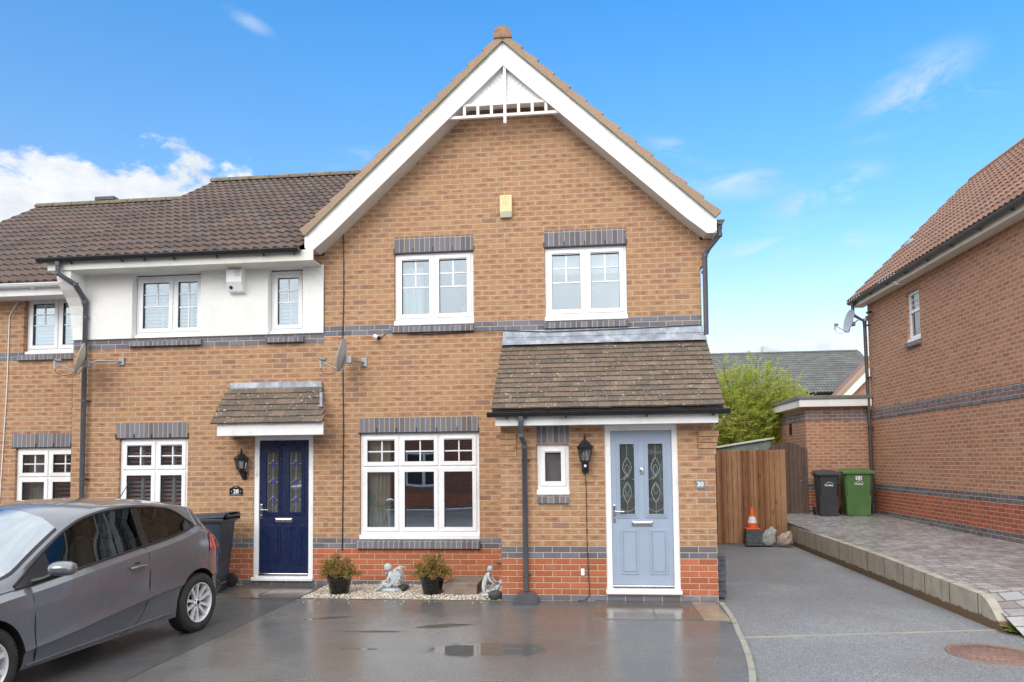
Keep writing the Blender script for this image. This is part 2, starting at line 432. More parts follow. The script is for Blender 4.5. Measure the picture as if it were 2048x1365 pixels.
def curtain(parent, x0, x1, z0, z1, y, mat, folds=7, amp=.025):
    m = MB()
    m.grid(lambda u, v: (x0+(x1-x0)*u, y+amp*math.sin(u*folds*2*PI+.6*math.sin(v*3))*(1-.2*v), z0+(z1-z0)*v), folds*10, 6)
    return m.build('curtain', mat, parent)
def room(parent, x0, x1, y0, y1, z0, z1, mat=None):
    m = MB(); v = [(x0,y0,z0),(x1,y0,z0),(x1,y1,z0),(x0,y1,z0),(x0,y0,z1),(x1,y0,z1),(x1,y1,z1),(x0,y1,z1)]
    m.add(v, [(0, 1, 2, 3), (7, 6, 5, 4), (1, 5, 6, 2), (2, 6, 7, 3), (3, 7, 4, 0)])
    return m.build('room_interior', mat or ROOM, parent)

def tile_roof(E, U, Sv, W, L, gauge=.3, period=.15, amp=.028, step=.022, umin=None, umax=None, shape='roll', seg=8, v0=0):
    """tiled slope: E eave corner, U unit along eave, Sv unit up the slope"""
    E, U, Sv = Vector(E), Vector(U).normalized(), Vector(Sv).normalized(); N = U.cross(Sv).normalized()
    if N.z < 0: N = -N
    mb = MB(); nc = max(1, round(L/gauge)); g = L/nc
    if shape == 'roll':
        def prof(u):
            tt = (u/period) % 1
            return amp*max(0., .5+.5*math.cos(2*PI*(tt-.5)) - .12*math.sin(4*PI*tt))
        du = period/seg
    else:
        prof = None; du = period
    R = random.Random(3)
    for i in range(nc):
        s0, s1 = i*g, (i+1)*g
        a = umin((s0+s1)/2) if umin else 0; b = umax((s0+s1)/2) if umax else W
        if b-a < .05: continue
        if shape == 'roll':
            n = max(2, int((b-a)/du)); us = [a+(b-a)*k/n for k in range(n+1)]
            vs = []
            for u in us:
                h = prof(u); j = R.uniform(-.0015, .0015)
                for s, hh in ((s0-.012, h-step*.5), (s0-.012, h+step+j), (s0+g*.5, h+step*.45), (s1, h-step*.1)):
                    vs.append(E+U*u+Sv*s+N*hh)
            fs = []; uvs = []
            for k in range(n):
                for q in range(3):
                    b0 = k*4+q
                    fs.append((b0, b0+4, b0+5, b0+1))
                    va, vb = (i+.02, i+.03) if q == 0 else ((i+.04, i+.5) if q == 1 else (i+.5, i+.97))
                    uvs.append([(us[k], va), (us[k+1], va), (us[k+1], vb), (us[k], vb)])
            mb.add(vs, fs, 0, False, uvs)
        else:
            off = (i % 2)*period/2; u = a-off
            while u < b:
                u0, u1 = max(a, u)+.0015, min(b, u+period)-.0015; uu = math.floor((u+period*.5)/period)*period+period*.01 if False else u
                if u1-u0 > .01:
                    j = R.uniform(0, .005); k = R.uniform(-.004, .004)
                    top = step+j
                    vs = [E+U*u0+Sv*(s0-.01+k)+N*(-.002), E+U*u1+Sv*(s0-.01+k)+N*(-.002), E+U*u1+Sv*(s0-.01+k)+N*top, E+U*u0+Sv*(s0-.01+k)+N*(top+R.uniform(-.002, .002)),
                          E+U*u1+Sv*(s1+.02)+N*.002, E+U*u0+Sv*(s1+.02)+N*.002]
                    cc = (math.floor(u/period)+.5+i*7)*period
                    q = [(cc, i+.5)]*4
                    mb.add(vs, [(0, 1, 2, 3), (3, 2, 4, 5), (0, 3, 5), (1, 4, 2)], 0, False, [q, q, q[:3], q[:3]])
                u += period
    return mb

def gutter(parent, x0, x1, y, z, mat, axis='X', r=.055, brackets=(), out=-1, name='gutter'):
    """half-round gutter; y,z = centre of the rim line; runs along X (or Y with y meaning x)"""
    m = MB(); n = 10
    prof = [(r*math.cos(PI+PI*k/n), r*math.sin(PI+PI*k/n)) for k in range(n+1)]
    prof = [(-r-.006, .006), (-r-.006, -.006)] + prof[1:-1] + [(r, -.0), (r, .006), (r-.008, .006)] + [((r-.008)*math.cos(PI+PI*k/n), (r-.008)*math.sin(PI+PI*k/n)) for k in range(n-1, 0, -1)]
    if axis == 'X': m.prism([(y+p[0], z+p[1]) for p in prof], 'X', x0, x1)
    else: m.prism([(y+p[0], z+p[1]) for p in prof], 'Y', x0, x1)
    for e, s in ((x0, -1), (x1, 1)):
        cap = [(r*1.08*math.cos(PI+PI*k/n), r*1.08*math.sin(PI+PI*k/n)) for k in range(n+1)]
        ee = sorted((e, e+s*.012)); m.prism([(y+p[0], z+p[1]+.004) for p in cap], axis, ee[0], ee[1])
    for b in brackets:
        cap = [((r+.006)*math.cos(PI+PI*k/n), (r+.006)*math.sin(PI+PI*k/n)) for k in range(n+1)]
        cap2 = [(r*.96*math.cos(PI+PI*k/n), r*.96*math.sin(PI+PI*k/n)) for k in range(n, -1, -1)]
        m.prism([(y+p[0], z+p[1]+.004) for p in cap+cap2], axis, b-.014, b+.014)
        if axis == 'X': m.box(b-.009, b+.009, y-.012, y+.03*1.6, z-r-.022, z-r-.002)
        else: m.box(y-.02, y+.05, b-.009, b+.009, z-r-.022, z-r-.002)
    return m.build(name, mat, parent)
def downpipe(parent, pts, r, mat, clips, wally=None, wallx=None, name='downpipe'):
    m = MB(); m.tube(pts, r, 14)
    p0 = Vector(pts[0]); m.tube([p0, p0-Vector((0, 0, .06))], r*1.18, 14)
    for i in range(1, len(pts)-1):
        p = Vector(pts[i]); m.tube([p-Vector((0, 0, .001)), p-Vector((0, 0, .05))] if i == len(pts)-2 else [p+Vector((0, 0, .025)), p-Vector((0, 0, .02))], r*1.14, 14)
    for z in clips:
        x, y = pts[-1][0], pts[-1][1]
        m.tube([(x, y, z-.016), (x, y, z+.016)], r*1.2, 14)
        if wally is not None: m.box(x-r*.5, x+r*1.9, wally-.018, wally, z-.012, z+.012); m.box(x-.012, x+.012, min(y, wally), max(y, wally), z-.012, z+.012)
        if wallx is not None: m.box(min(x, wallx), max(x, wallx), y-.012, y+.012, z-.012, z+.012)
    return m.build(name, mat, parent)

def door(parent, x0, x1, z0, z1, y, col, lead, hside=0):
    """composite front door: frame, leaf with two glazed lights above two fielded panels"""
    fm = MB(); fy = y+.02
    ring(fm, x0, x1, z0+.05, z1, .074, fy, fy+.07, wb=.03)
    fm.bevbox(x0-.012, x1+.012, y-.05, fy+.06, z0, z0+.05, .01)
    o = fm.build('door', WHITE, parent)
    L0, L1, B0, B1 = x0+.076, x1-.076, z0+.105, z1-.076
    W, H = L1-L0, B1-B0; ly = fy+.02
    X = lambda f: L0+W*f
    Z = lambda f: B1-H*f
    gl = [(X(.145), X(.385), Z(.545), Z(.086)), (X(.61), X(.855), Z(.545), Z(.086))]
    lf = MB(); wall(lf, 'Y', ly, L0, L1, B0, B1, gl, rev=.02)
    for a0, a1, b0, b1 in gl:
        ring(lf, a0-.042, a1+.042, b0-.042, b1+.042, .03, ly-.012, ly+.004); ring(lf, a0-.014, a1+.014, b0-.014, b1+.014, .016, ly-.02, ly+.004)
    for f0, f1 in ((.145, .43), (.62, .905)):
        ring(lf, X(f0), X(f1), Z(.932), Z(.645), .022, ly-.009, ly+.004)
        lf.prism([(X(f0)+.036, Z(.932)+.036), (X(f1)-.036, Z(.932)+.036), (X(f1)-.036, Z(.645)-.036), (X(f0)+.036, Z(.645)-.036)], 'Y', ly-.009, ly+.004)
    lf.build('door_leaf', col, o)
    g = MB()
    for a0, a1, b0, b1 in gl: g.box(a0, a1, ly+.012, ly+.018, b0, b1)
    g.build('door_glazing', DGLASS, o)
    ld = MB(); pu = MB()
    for a0, a1, b0, b1 in gl:
        ld = MB(); cx, cz, gw, gh = (a0+a1)/2, (b0+b1)/2, a1-a0, b1-b0; yy = ly+.008
        def tb(pts, r=.0028): ld.tube([(p[0], yy, p[1]) for p in pts], r*(.62 if lead == 'curves' else .8), 5)
        if lead == 'curves':
            rr = gw*.5
            tb([(a0, b1-.12)]+[(cx-rr*math.cos(PI*k/12), b1-.12+rr*.8*math.sin(PI*k/12)) for k in range(13)])
            tb([(cx-rr*math.cos(PI*k/12), b0+.10-rr*.7*math.sin(PI*k/12)) for k in range(13)])
            d = .036; cz = cz-.005
            tb([(cx-d, cz), (cx, cz+d), (cx+d, cz), (cx, cz-d), (cx-d, cz)], .005); tb([(cx-d*1.7, cz), (cx, cz+d*1.8), (cx+d*1.7, cz), (cx, cz-d*1.8), (cx-d*1.7, cz)], .0035)
            for s in (1, -1):
                for q in (1, -1):
                    hh = .24 if s == 1 else .26; ww = .055
                    tb([(cx+q*ww*math.sin(PI*k/12)*(1 if k < 7 else .9), cz+s*(.035+hh*k/12)) for k in range(13)], .0045)
                    tb([(cx+q*.03*math.sin(PI*k/8), cz+s*(.06+.13*k/8)) for k in range(9)], .003)
            tb([(a0, cz), (cx-d*1.7, cz)]); tb([(cx+d*1.7, cz), (a1, cz)]); tb([(cx, b0), (cx, cz-.29)]); tb([(cx, cz+.28), (cx, b1)])
        else:
            for fx in (.0,): tb([(cx, b0), (cx, b1)])
            tb([(a0+.012, b0), (a0+.012, b1)]); 
            for fz in (.2, .5, .8):
                zc = b0+gh*fz; d = gw*.24; e = .062
                tb([(cx-d, zc), (cx, zc+e), (cx+d, zc), (cx, zc-e), (cx-d, zc)], .0035)
                pu = MB(); pu.add([(cx-d, yy+.003, zc), (cx, yy+.003, zc-e), (cx+d, yy+.003, zc), (cx, yy+.003, zc+e)], [(0, 1, 2, 3)]); pu.build('purple_diamond', PURPLE, o)
                tb([(a0, zc), (cx-d, zc)]); tb([(cx+d, zc), (a1, zc)])
        ld.build('glazing_lead', LEADW, o)
    lb = MB(); lx, lz = X(.5), Z(.605)
    lb.bevbox(lx-.13, lx+.13, ly-.016, ly+.004, lz-.03, lz+.03, .006); lb.bevbox(lx-.112, lx+.112, ly-.026, ly-.012, lz-.012, lz+.016, .005)
    lb.build('letterbox', STEEL, o)
    h = MB(); hx = X(.045); hz = Z(.535)
    h.bevbox(hx-.016, hx+.016, ly-.012, ly+.004, hz-.12, hz+.10, .005)
    h.tube([(hx, ly-.01, hz+.02), (hx, ly-.055, hz+.02), (hx+.02, ly-.062, hz+.02), (hx+.12, ly-.062, hz+.018)], .0085, 8)
    h.lathe([(.0, .0), (.009, 0), (.009, .012), (0, .012)], (hx, ly-.012, hz-.06), 10, mat=Matrix.Rotation(PI/2, 3, 'X'))
    h.build('door_handle', STEEL, o)
    th = MB(); th.bevbox(L0, L1, ly-.03, ly+.01, z0+.062, z0+.102, .006); th.build('threshold', STEEL, o)
    return o, (L0, L1, B0, B1, ly, X, Z)
LEADW = pm('window_lead', (.62, .64, .66), .3, .6)
PURPLE = pm('purple_glass', (.07, .03, .22), .15)
DOORBLUE = pm('pale_blue_door', (.33, .40, .51), .38, var=.04, bump=.12, bscale=90)
DOORNAVY = pm('navy_door', (.008, .016, .062), .33, var=.08, bump=.12, bscale=90)

# ------------------------------------------------------------------ house 30
H30 = thing('brick_house', 'brick house with steep front gable, white barge boards and pale blue door', 'house', (2.7, 0, 0))
Wd = 5.41
holes30 = [(1.05, 2.213, 3.72, 4.785), (3.238, 4.396, 3.72, 4.785), (.535, 2.275, .65, 2.17)]
m = MB(); wall(m, 'Y', 0, 0, Wd, 0, 4.9, holes30)
# front gable triangle, set between the corbelled shoulders
m.add([(0, 0, 4.9), (Wd, 0, 4.9), (Wd+.02, 0, 4.98), (2.705, 0, 7.48), (-.02, 0, 4.98)], [(0, 1, 2, 3, 4)])
for k in range(5):
    o_ = .036*(k+1); z_ = 4.425+k*.075
    m.box(-o_, 0, -.004, .3, z_, z_+.0735); m.box(Wd, Wd+o_, -.004, .3, z_, z_+.0735)
wall(m, 'X', 0, 0, 8.4, 0, 5.0); wall(m, 'X', Wd, 0, 8.4, 0, 5.0); wall(m, 'Y', 8.4, 0, Wd, 0, 5.0, inw=-1)
m.add([(0, 8.4, 5), (Wd, 8.4, 5), (2.705, 8.4, 7.48)], [(0, 1, 2)])
m.build('wall', B30, H30)
# porch extension
PY = -.992; PX0, PX1 = 2.704, 5.372
m = MB(); wall(m, 'Y', PY-.001, PX0, PX1, 0, 2.32, [(3.163, 3.572, 1.315, 1.957), (4.02, 4.925, .09, 2.19)])
m.prism([(PY, 0), (0, 0), (0, 3.30), (PY, 2.45)], 'X', PX0, PX0+.1); m.prism([(PY, 0), (0, 0), (0, 3.30), (PY, 2.45)], 'X', PX1-.1, PX1)
for k in range(4):
    z_ = 1.80+k*.075; o_ = .012*(k+1)
    m.box(PX0-.012*(k+1), PX0+.20, PY-o_, PY+.02, z_+.006, z_+.073); m.box(PX1-.20, PX1+.012*(k+1), PY-o_, PY+.02, z_+.006, z_+.073)
m.build('porch_wall', B30, H30)
window(H30, 1.05, 2.213, 3.72, 4.785, 0, [1.632], bars={(0, 0): ([.25, .50], [.5], .5), (1, 0): ([.25, .50], [.5], .5)}, vents=((0, 0), (1, 0)), label='upper white window with white curtain at its left')
window(H30, 3.238, 4.396, 3.72, 4.785, 0, [3.817], bars={(0, 0): ([.25, .51], [.5], .51), (1, 0): ([.25, .51], [.5], .51)}, vents=((0, 0), (1, 0)), label='upper white window with pale roller blind half down')
window(H30, .535, 2.275, .65, 2.17, 0, [1.115, 1.69], [1.685], bars={(i, 1): ([.52], [.52], 1.) for i in range(3)}, vents=((0, 1), (2, 1)), label='wide ground floor window of six lights with cream curtain')
window(H30, 3.163, 3.572, 1.315, 1.957, PY, [], glass=OGLASS, vents=((0, 0),), label='small obscured porch window')
lintel(H30, 1.053, 2.219, 4.797, 5.024, 0, (1.047, 1.33, 1.62, 1.91, 2.222))
lintel(H30, 3.238, 4.396, 4.797, 5.024, 0, (3.232, 3.52, 3.81, 4.10, 4.40))
lintel(H30, .524, 2.27, 2.182, 2.39, 0, (.79, 1.08, 1.37, 1.665, 1.96, 2.27))
m = MB(); m.box(3.165, 3.575, PY-.004, PY+.02, 1.975, 2.19); m.build('lintel', SOLD, H30)
brick_sill(H30, 1.022, 2.217, 3.617, 3.715, 0); brick_sill(H30, 3.228, 4.398, 3.612, 3.712, 0); brick_sill(H30, .50, 2.28, .53, .645, 0, .06)
brick_sill(H30, 3.175, 3.565, 1.215, 1.31, PY, .035)
d30, dd = door(H30, 4.02, 4.925, .09, 2.19, PY, DOORBLUE, 'curves'); d30['label'] = 'pale blue front door with two tall leaded lights'
kn = MB(); kx, kz, ky = dd[5](.505), dd[6](.262), dd[4]
kn.lathe([(.0, 0), (.024, 0), (.026, .01), (.018, .018), (0, .018)], (kx, ky-.0, kz), 16, mat=Matrix.Rotation(PI/2, 3, 'X') @ Matrix.Diagonal((1, 1.9, 1)))
kn.build('door_knocker', STEEL, d30)
# rooms, blinds and curtains seen through the glass
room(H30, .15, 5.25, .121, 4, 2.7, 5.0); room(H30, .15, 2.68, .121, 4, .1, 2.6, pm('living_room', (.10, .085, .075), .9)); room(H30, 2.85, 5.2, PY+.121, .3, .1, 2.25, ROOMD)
curtain(H30, 1.10, 1.44, 3.78, 4.62, .18, NET, 4); curtain(H30, .60, .95, .7, 2.12, .165, CURT, 6); curtain(H30, 2.19, 2.25, .7, 2.12, .165, CURT, 2)
m = MB(); m.box(3.3, 4.34, .17, .175, 4.42, 4.74); m.build('roller_blind', NET, H30)
m = MB(); m.tube([(1.02, .2, 2.1), (1.02, .2, 1.45)], .006, 6); m.build('blind_wand', WHITE, H30)
m = MB()
for k in range(9):
    a = k*2.4; m.lathe([(0, -.02), (.022, -.012), (.03, 0), (.02, .014), (0, .02)], (2.06+.03*math.sin(a)*(k/5), .2+.02*math.cos(a), 3.83+.022*k), 8)
m.tube([(2.06, .2, 3.75), (2.06, .2, 3.95)], .012, 6); m.build('ornament', WHITE, H30)
m = MB(); m.bevbox(3.98, 4.17, .17, .24, 3.76, 3.86, .01); m.build('sill_box', pm('sill_box', (.6, .5, .36), .6), H30)
m = MB(); m.lathe([(0, 0), (.035, 0), (.05, .04), (.035, .08), (.018, .10), (.028, .13), (.022, .16), (0, .17)], (3.33, PY+.16, 1.42), 14); m.build('ornament', WHITE, H30)
# main roof: two slopes, verge, ridge, barge boards
SL = .929; ang = math.atan(SL); cs, sn = math.cos(ang), math.sin(ang)
EZ, AZ = 5.03, 7.70                     # tile underside at the eaves / apex
for sgn, ex in ((1, -.18), (-1, 5.59)):
    L = (2.705-ex)/cs*sgn if sgn == 1 else (ex-2.705)/cs
    S_ = (cs, 0, sn) if sgn == 1 else (-cs, 0, sn)
    E_ = (ex, -.26, EZ+.06)
    mb = tile_roof(E_, (0, 1, 0), S_, 8.9, L, gauge=.3, seg=4)
    mb.build('roof', TILE_BR, H30)
    # verge: short tile ends stepping up the slope
    vg = MB(); n = 13; R = random.Random(5)
    for k in range(n):
        s0, s1 = k*L/n, (k+1)*L/n
        def Pt(s, h): return (ex+(s*cs)*sgn-h*sn*sgn, EZ+s*sn+h*cs)
        j = R.uniform(-.004, .004)
        pts = [Pt(s0-.01, -.028), Pt(s1, -.028), Pt(s1, .048), Pt(s0-.01, .082+j)]
        if sgn == -1: pts = pts[::-1]
        vg.prism(pts, 'Y', -.352-R.uniform(0, .006), -.24)
    vg.build('verge_tile', TILE_OR, H30)
    un = MB(); pts = [Pt(-.01, -.034), Pt(L, -.034), Pt(L, -.026), Pt(-.01, -.026)]
    un.prism(pts if sgn == 1 else pts[::-1], 'Y', -.362, -.24); un.build('verge_undercloak', pm('undercloak', (.30, .29, .2), .9, coords='pos', dirt=(.12, .13, .1)), H30)
    # barge board: polygon in the gable plane with a soffit return behind
    def tz(x): return EZ-.045+abs(x-ex)*SL
    xi = 2.705
    xm = ex+sgn*.30
    out = [(ex, tz(ex)), (ex, 4.835), (ex+sgn*.035, 4.80), (ex+sgn*.13, 4.80), (xm+sgn*.10, tz(xm+sgn*.10)-.335), (xi-sgn*.002, tz(xi)-.34), (xi-sgn*.002, tz(xi))]
    bb = MB(); bb.prism(out if sgn == -1 else out[::-1], 'Y', -.315, -.292); bb.build('barge_board', WHITE2, H30)
    sf = MB()
    a, b2 = out[4], out[5]
    sf.add([(a[0], -.30, a[1]+.012), (b2[0], -.30, b2[1]+.012), (b2[0], 0.0, b2[1]+.012), (a[0], 0.0, a[1]+.012)], [(0, 1, 2, 3)])
    e = (ex+sgn*.13, 4.812); sf.add([(e[0], -.30, e[1]), (a[0], -.30, a[1]+.012), (a[0], .0, a[1]+.012), (e[0], .0, e[1])], [(0, 1, 2, 3)])
    sf.add([(ex, -.30, 4.812), (e[0], -.30, e[1]), (e[0], 0, e[1]), (ex, 0, 4.812)], [(0, 1, 2, 3)])
    sf.build('soffit', pm('soffit', (.62, .6, .57), .5, var=.05), H30)
    fb = MB(); fb.box(*sorted((ex, ex+sgn*.02)), -.29, 8.6, 4.80, 5.0); fb.build('fascia', WHITE2, H30)
m = MB(); y = -.37
i = 0
while y < 8.4:
    r = .128 if i == 0 else .12
    m.lathe([(r, 0), (r*1.02, .43)], (0, 0, 0), 20, mat=Matrix.Rotation(PI/2, 3, 'X')) if False else None
    pts = [(2.705+r*math.cos(PI*k/12-.35*(1-2*k/12)), AZ+.045+r*1.0*math.sin(PI*k/12-.35*(1-2*k/12))) for k in range(13)]
    m.prism(pts, 'Y', y, y+.43); y += .435; i += 1
m.build('ridge_tile', RIDGE, H30)
# gable lattice
m = MB()
ys = -.285
def bx(x0, x1, z0, z1, ya=ys, yb=ys+.045): m.bevbox(x0, x1, ya, yb, z0, z1, .004)
bx(1.86, 3.58, 6.605, 6.645); bx(2.03, 3.40, 6.775, 6.812, ys+.004, ys+.04)
for k in range(-3, 4):
    if k: bx(2.725+k*.193-.02, 2.725+k*.193+.02, 6.645, 6.775, ys+.003, ys+.042)
bx(2.704, 2.746, 6.50, 7.40, ys-.012, ys+.03)
lat = m.build('gable_lattice', WHITE2, H30)
m = MB()
m.add([(2.02, -.235, 6.80), (3.42, -.235, 6.80), (2.715, -.235, 7.46)], [(0, 1, 2)]); m.add([(2.02, -.10, 6.80), (3.42, -.10, 6.80), (3.42, -.235, 6.80), (2.02, -.235, 6.80)], [(0, 1, 2, 3)])
for s in (-1, 1):                       # V-jointed diagonal boards
    for k in range(1, 11):
        c0 = k*.075*1.25
        x_a, z_a = 2.715+s*.03, 6.80+c0
        # boards run perpendicular to the slope
        n_ = .46
        p0 = Vector((2.715+s*.03, 0, 6.83+(k-1)*.085)); dv = Vector((s*.72, 0, .69))
        q = [p0+dv*tt for tt in (0, .5)]
        # trim to the slope
        tt = 0
        while tt < .6 and (p0+dv*tt).z < 7.44-.93*abs((p0+dv*tt).x-2.715): tt += .01
        if tt > .04:
            m.tube([(p0.x, -.237, p0.z), ((p0+dv*tt).x, -.237, (p0+dv*tt).z)], .002, 4, mi=1)
m.build('gable_infill', [WHITE2, pm('joint_shadow', (.66, .66, .64), .7)], H30)
# porch roof
slp = math.atan2(3.43-2.43, 1.22); Lp = 1.22/math.cos(slp)+.03
mb = tile_roof((2.625, -1.26, 2.40), (1, 0, 0), (0, math.cos(slp), math.sin(slp)), 2.83, Lp, gauge=.113, period=.165, step=.019, shape='plain')
mb.build('porch_roof', TILE_PL, H30)
m = MB(); m.prism([(-1.24, 2.375), (0, 3.40), (0, 3.31), (-1.17, 2.345)], 'X', 2.63, 5.45); m.build('roof_underlay', ROOMD, H30)
m = MB(); m.box(2.632, 5.418, -.022, 0, 3.50, 3.598)
m.add([(2.63, -.16, 3.345+.03), (5.46, -.16, 3.345+.03), (5.43, -.008, 3.505), (2.632, -.008, 3.505)], [(0, 1, 2, 3)])
R = random.Random(2)
for x_ in (3.35, 4.35): m.box(x_, x_+.006, -.028, 0, 3.42, 3.598)
m.build('lead_flashing', LEAD, H30)
m = MB(); m.bevbox(2.668, 5.385, -1.235, -1.21, 2.185, 2.355, .006); m.box(2.668, 5.385, -1.21, PY, 2.19, 2.205)
for x_ in (2.668, 5.363): m.prism([(-1.21, 2.20), (PY+.0, 2.20), (0, 3.30), (0, 3.38), (-1.21, 2.38)], 'X', x_, x_+.022)
m.build('fascia', WHITE2, H30)
gutter(H30, 2.59, 5.50, -1.295, 2.345, BLACKP, brackets=(3.55, 4.53, 5.32, 2.82, 3.06))
downpipe(H30, [(2.995, -1.29, 2.30), (2.995, -1.29, 2.06), (3.015, -1.07, 1.96), (3.015, -1.06, .13)], .034, GREYP, (1.76, .32), wally=PY)
gutter(H30, -.25, 8.3, 5.645, 4.99, GREYP, axis='Y', r=.06)
downpipe(H30, [(5.645, -.19, 4.95), (5.645, -.19, 4.80), (5.46, -.08, 4.58), (5.455, -.06, 3.46)], .034, GREYP, (4.33,), wallx=5.41)
m = MB(); m.tube([(.293, -.012, 5.13), (.297, -.012, 4.2), (.28, -.012, 3.5), (.30, -.012, 2.2), (.285, -.012, .5)], .008, 6); m.build('cable', BLACKP, H30)
m = MB(); m.tube([(1.25, -.03, 3.60), (1.6, -.02, 3.585), (2.2, -.02, 3.60), (2.7, -.03, 3.60), (3.3, -.03, 3.565), (4.2, -.03, 3.575), (5.4, -.03, 3.60)], .006, 6); m.build('cable', BLACKP, H30)

# ------------------------------------------------------------------ house 28
H28 = thing('brick_house', 'brick house with white rendered upper storey and navy blue front door', 'house', (-2, 0, 0))
m = MB(); wall(m, 'Y', 0.006, -3.94, -.0, -.2, 3.5, [(-3.17, -2.085, .64, 2.145), (-1.06, -.16, .06, 2.165)])
wall(m, 'X', -3.94, 0, 8.4, -.2, 4.7); wall(m, 'Y', 8.4, -3.94, 0, -.2, 4.7, inw=-1)
m.build('wall', B28, H28)
m = MB(); wall(m, 'Y', .003, -3.94, 0, 3.5, 3.66); m.build('brick_band', B28U, H28)
m = MB(); wall(m, 'Y', -.022, -3.94, -.004, 3.655, 4.66, [(-2.99, -1.90, 3.655, 4.63), (-.855, -.32, 3.655, 4.63)], rev=.14)
m.box(-3.94, -2.99, -.022, .01, 3.652, 3.656); m.box(-1.90, -.855, -.022, .01, 3.652, 3.656); m.box(-.32, -.004, -.022, .01, 3.652, 3.656)
m.prism([(-3.94, 4.64), (-3.94, 4.03), (-3.90, 4.1), (-3.86, 4.28), (-3.75, 4.45), (-3.62, 4.56), (-3.5, 4.6), (-3.5, 4.64)], 'Y', -.30, 0.0) if False else None
m.prism([(.0, 3.72), (0., 4.632), (-.348, 4.632), (-.348, 4.53), (-.33, 4.47), (-.26, 4.37), (-.16, 4.27), (-.09, 4.16), (-.045, 4.02), (-.024, 3.85)], 'X', -3.965, -3.745)
m.build('rendered_wall', REND, H28)
window(H28, -2.985, -1.905, 3.625, 4.615, .045, [-2.39], bars={(0, 0): ([.26, .52], [.52], .52), (1, 0): ([.26, .55], [.52], 1.)}, sill=.085, label='upper white window with venetian blind, right light open slightly proud')
window(H28, -.853, -.325, 3.62, 4.615, .045, [], bars={(0, 0): ([.27, .52], [.5], .52)}, sill=.085, label='narrow upper white window beside the gabled house')
window(H28, -3.167, -2.088, .66, 2.14, 0, [-2.60], [1.67], bars={(i, 1): ([.52], [.52], 1.) for i in range(2)}, vents=((0, 1), (1, 1)), label='ground floor white window with blinds')
lintel(H28, -3.215, -2.085, 2.155, 2.375, 0, (-2.93, -2.65, -2.36, -2.08, -3.22))
brick_sill(H28, -3.03, -1.875, 3.527, 3.62, 0, .06); brick_sill(H28, -.875, -.30, 3.527, 3.62, 0, .06); brick_sill(H28, -3.2, -2.06, .54, .65, 0)
d28, dd = door(H28, -1.06, -.16, .06, 2.165, 0, DOORNAVY, 'diamonds'); m = MB(); m.bevbox(-1.043, -1.012, .0, .021, 1.585, 1.665, .004); m.build('doorbell', WHITE2, d28); d28['label'] = 'navy blue front door with purple diamond leaded lights'
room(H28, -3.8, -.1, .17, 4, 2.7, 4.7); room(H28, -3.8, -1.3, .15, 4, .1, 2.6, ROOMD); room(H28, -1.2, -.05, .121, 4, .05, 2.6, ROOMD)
blind(H28, -2.95, -1.94, 3.72, 4.58, .22, .055, 1.0, posts=(-2.62, -2.16)); blind(H28, -.81, -.37, 3.72, 4.58, .22, .055, 1.0, posts=(-.59,)); blind(H28, -3.12, -2.12, .75, 2.1, .17, .062, .62, posts=(-2.88, -2.6, -2.38))
m = MB()
for x_, s in ((-.0, 1),): pass
tl = math.atan(.63)
def u28(s):                              # valley against the gabled roof of number 30
    z = 4.82+s*math.sin(tl)
    yy = -.42+s*math.cos(tl)
    return (min(2.7, (z-5.13)/.929-.05) if yy > -.1 else -.2)+4.08
mb = tile_roof((-4.08, -.42, 4.80), (1, 0, 0), (0, math.cos(tl), math.sin(tl)), 4.0, 4.72/math.cos(tl), gauge=.30, umax=u28)
mb.build('roof', TILE_BR, H28)
m = MB(); m.add([(-4.08, 9.0, 4.8), (2.7, 9.0, 4.8), (2.7, 4.3, 7.78), (-4.08, 4.3, 7.78)], [(0, 1, 2, 3)])
m.prism([(-.40, 4.77), (4.3, 7.75), (9.0, 4.77)], 'X', -4.10, -4.075); m.build('back_roof', TILE_BR, H28)
m = MB(); x_ = -4.1
while x_ < 2.2:
    m.prism([(4.3+.12*math.cos(PI*k/10), 7.76+.11*math.sin(PI*k/10)) for k in range(11)], 'X', x_, x_+.425); x_ += .44
m.build('ridge_tile', RIDGEM, H28)
m = MB(); m.bevbox(-4.10, -.03, -.375, -.35, 4.63, 4.79, .006); m.box(-4.10, -.03, -.35, 0, 4.632, 4.645); m.build('fascia', pm('cream_fascia', (.74, .73, .66), .4, var=.04, dirt=(.5, .5, .38), dscale=5), H28)
gutter(H28, -4.19, -.22, -.435, 4.79, BLACKP, brackets=(-3.7, -2.9, -2.55, -2.1, -1.45, -.75, -.30))
downpipe(H28, [(-3.885, -.435, 4.74), (-3.885, -.435, 4.57), (-3.705, -.30, 4.43), (-3.70, -.075, 4.24), (-3.70, -.07, .05)], .036, GREYP, (3.98, 2.72, 1.55), wally=0)
# door canopy
tc = math.atan2(2.87-2.34, .46); Lc = .47/math.cos(tc)
mb = tile_roof((-1.475, -.475, 2.325), (1, 0, 0), (0, math.cos(tc), math.sin(tc)), 1.65, Lc, gauge=.118, period=.19, step=.018, shape='plain', umax=lambda s: 1.65-.20*s/Lc)
mb.build('canopy_roof', TILE_PL, H28)
m = MB(); m.bevbox(-1.405, .15, -.43, -.405, 2.145, 2.325, .006); m.add([(-1.405, -.405, 2.15), (.15, -.405, 2.15), (-.025, 0, 2.15), (-1.405, 0, 2.15)], [(0, 1, 2, 3)])
m.prism([(-.405, 2.15), (0, 2.15), (0, 2.80), (-.405, 2.32)], 'X', -1.40, -1.38)
m.add([(.15, -.41, 2.147), (-.025, 0, 2.147), (-.025, 0, 2.80), (.15, -.41, 2.32)], [(0, 1, 2, 3)]); m.build('canopy_fascia', WHITE2, H28)
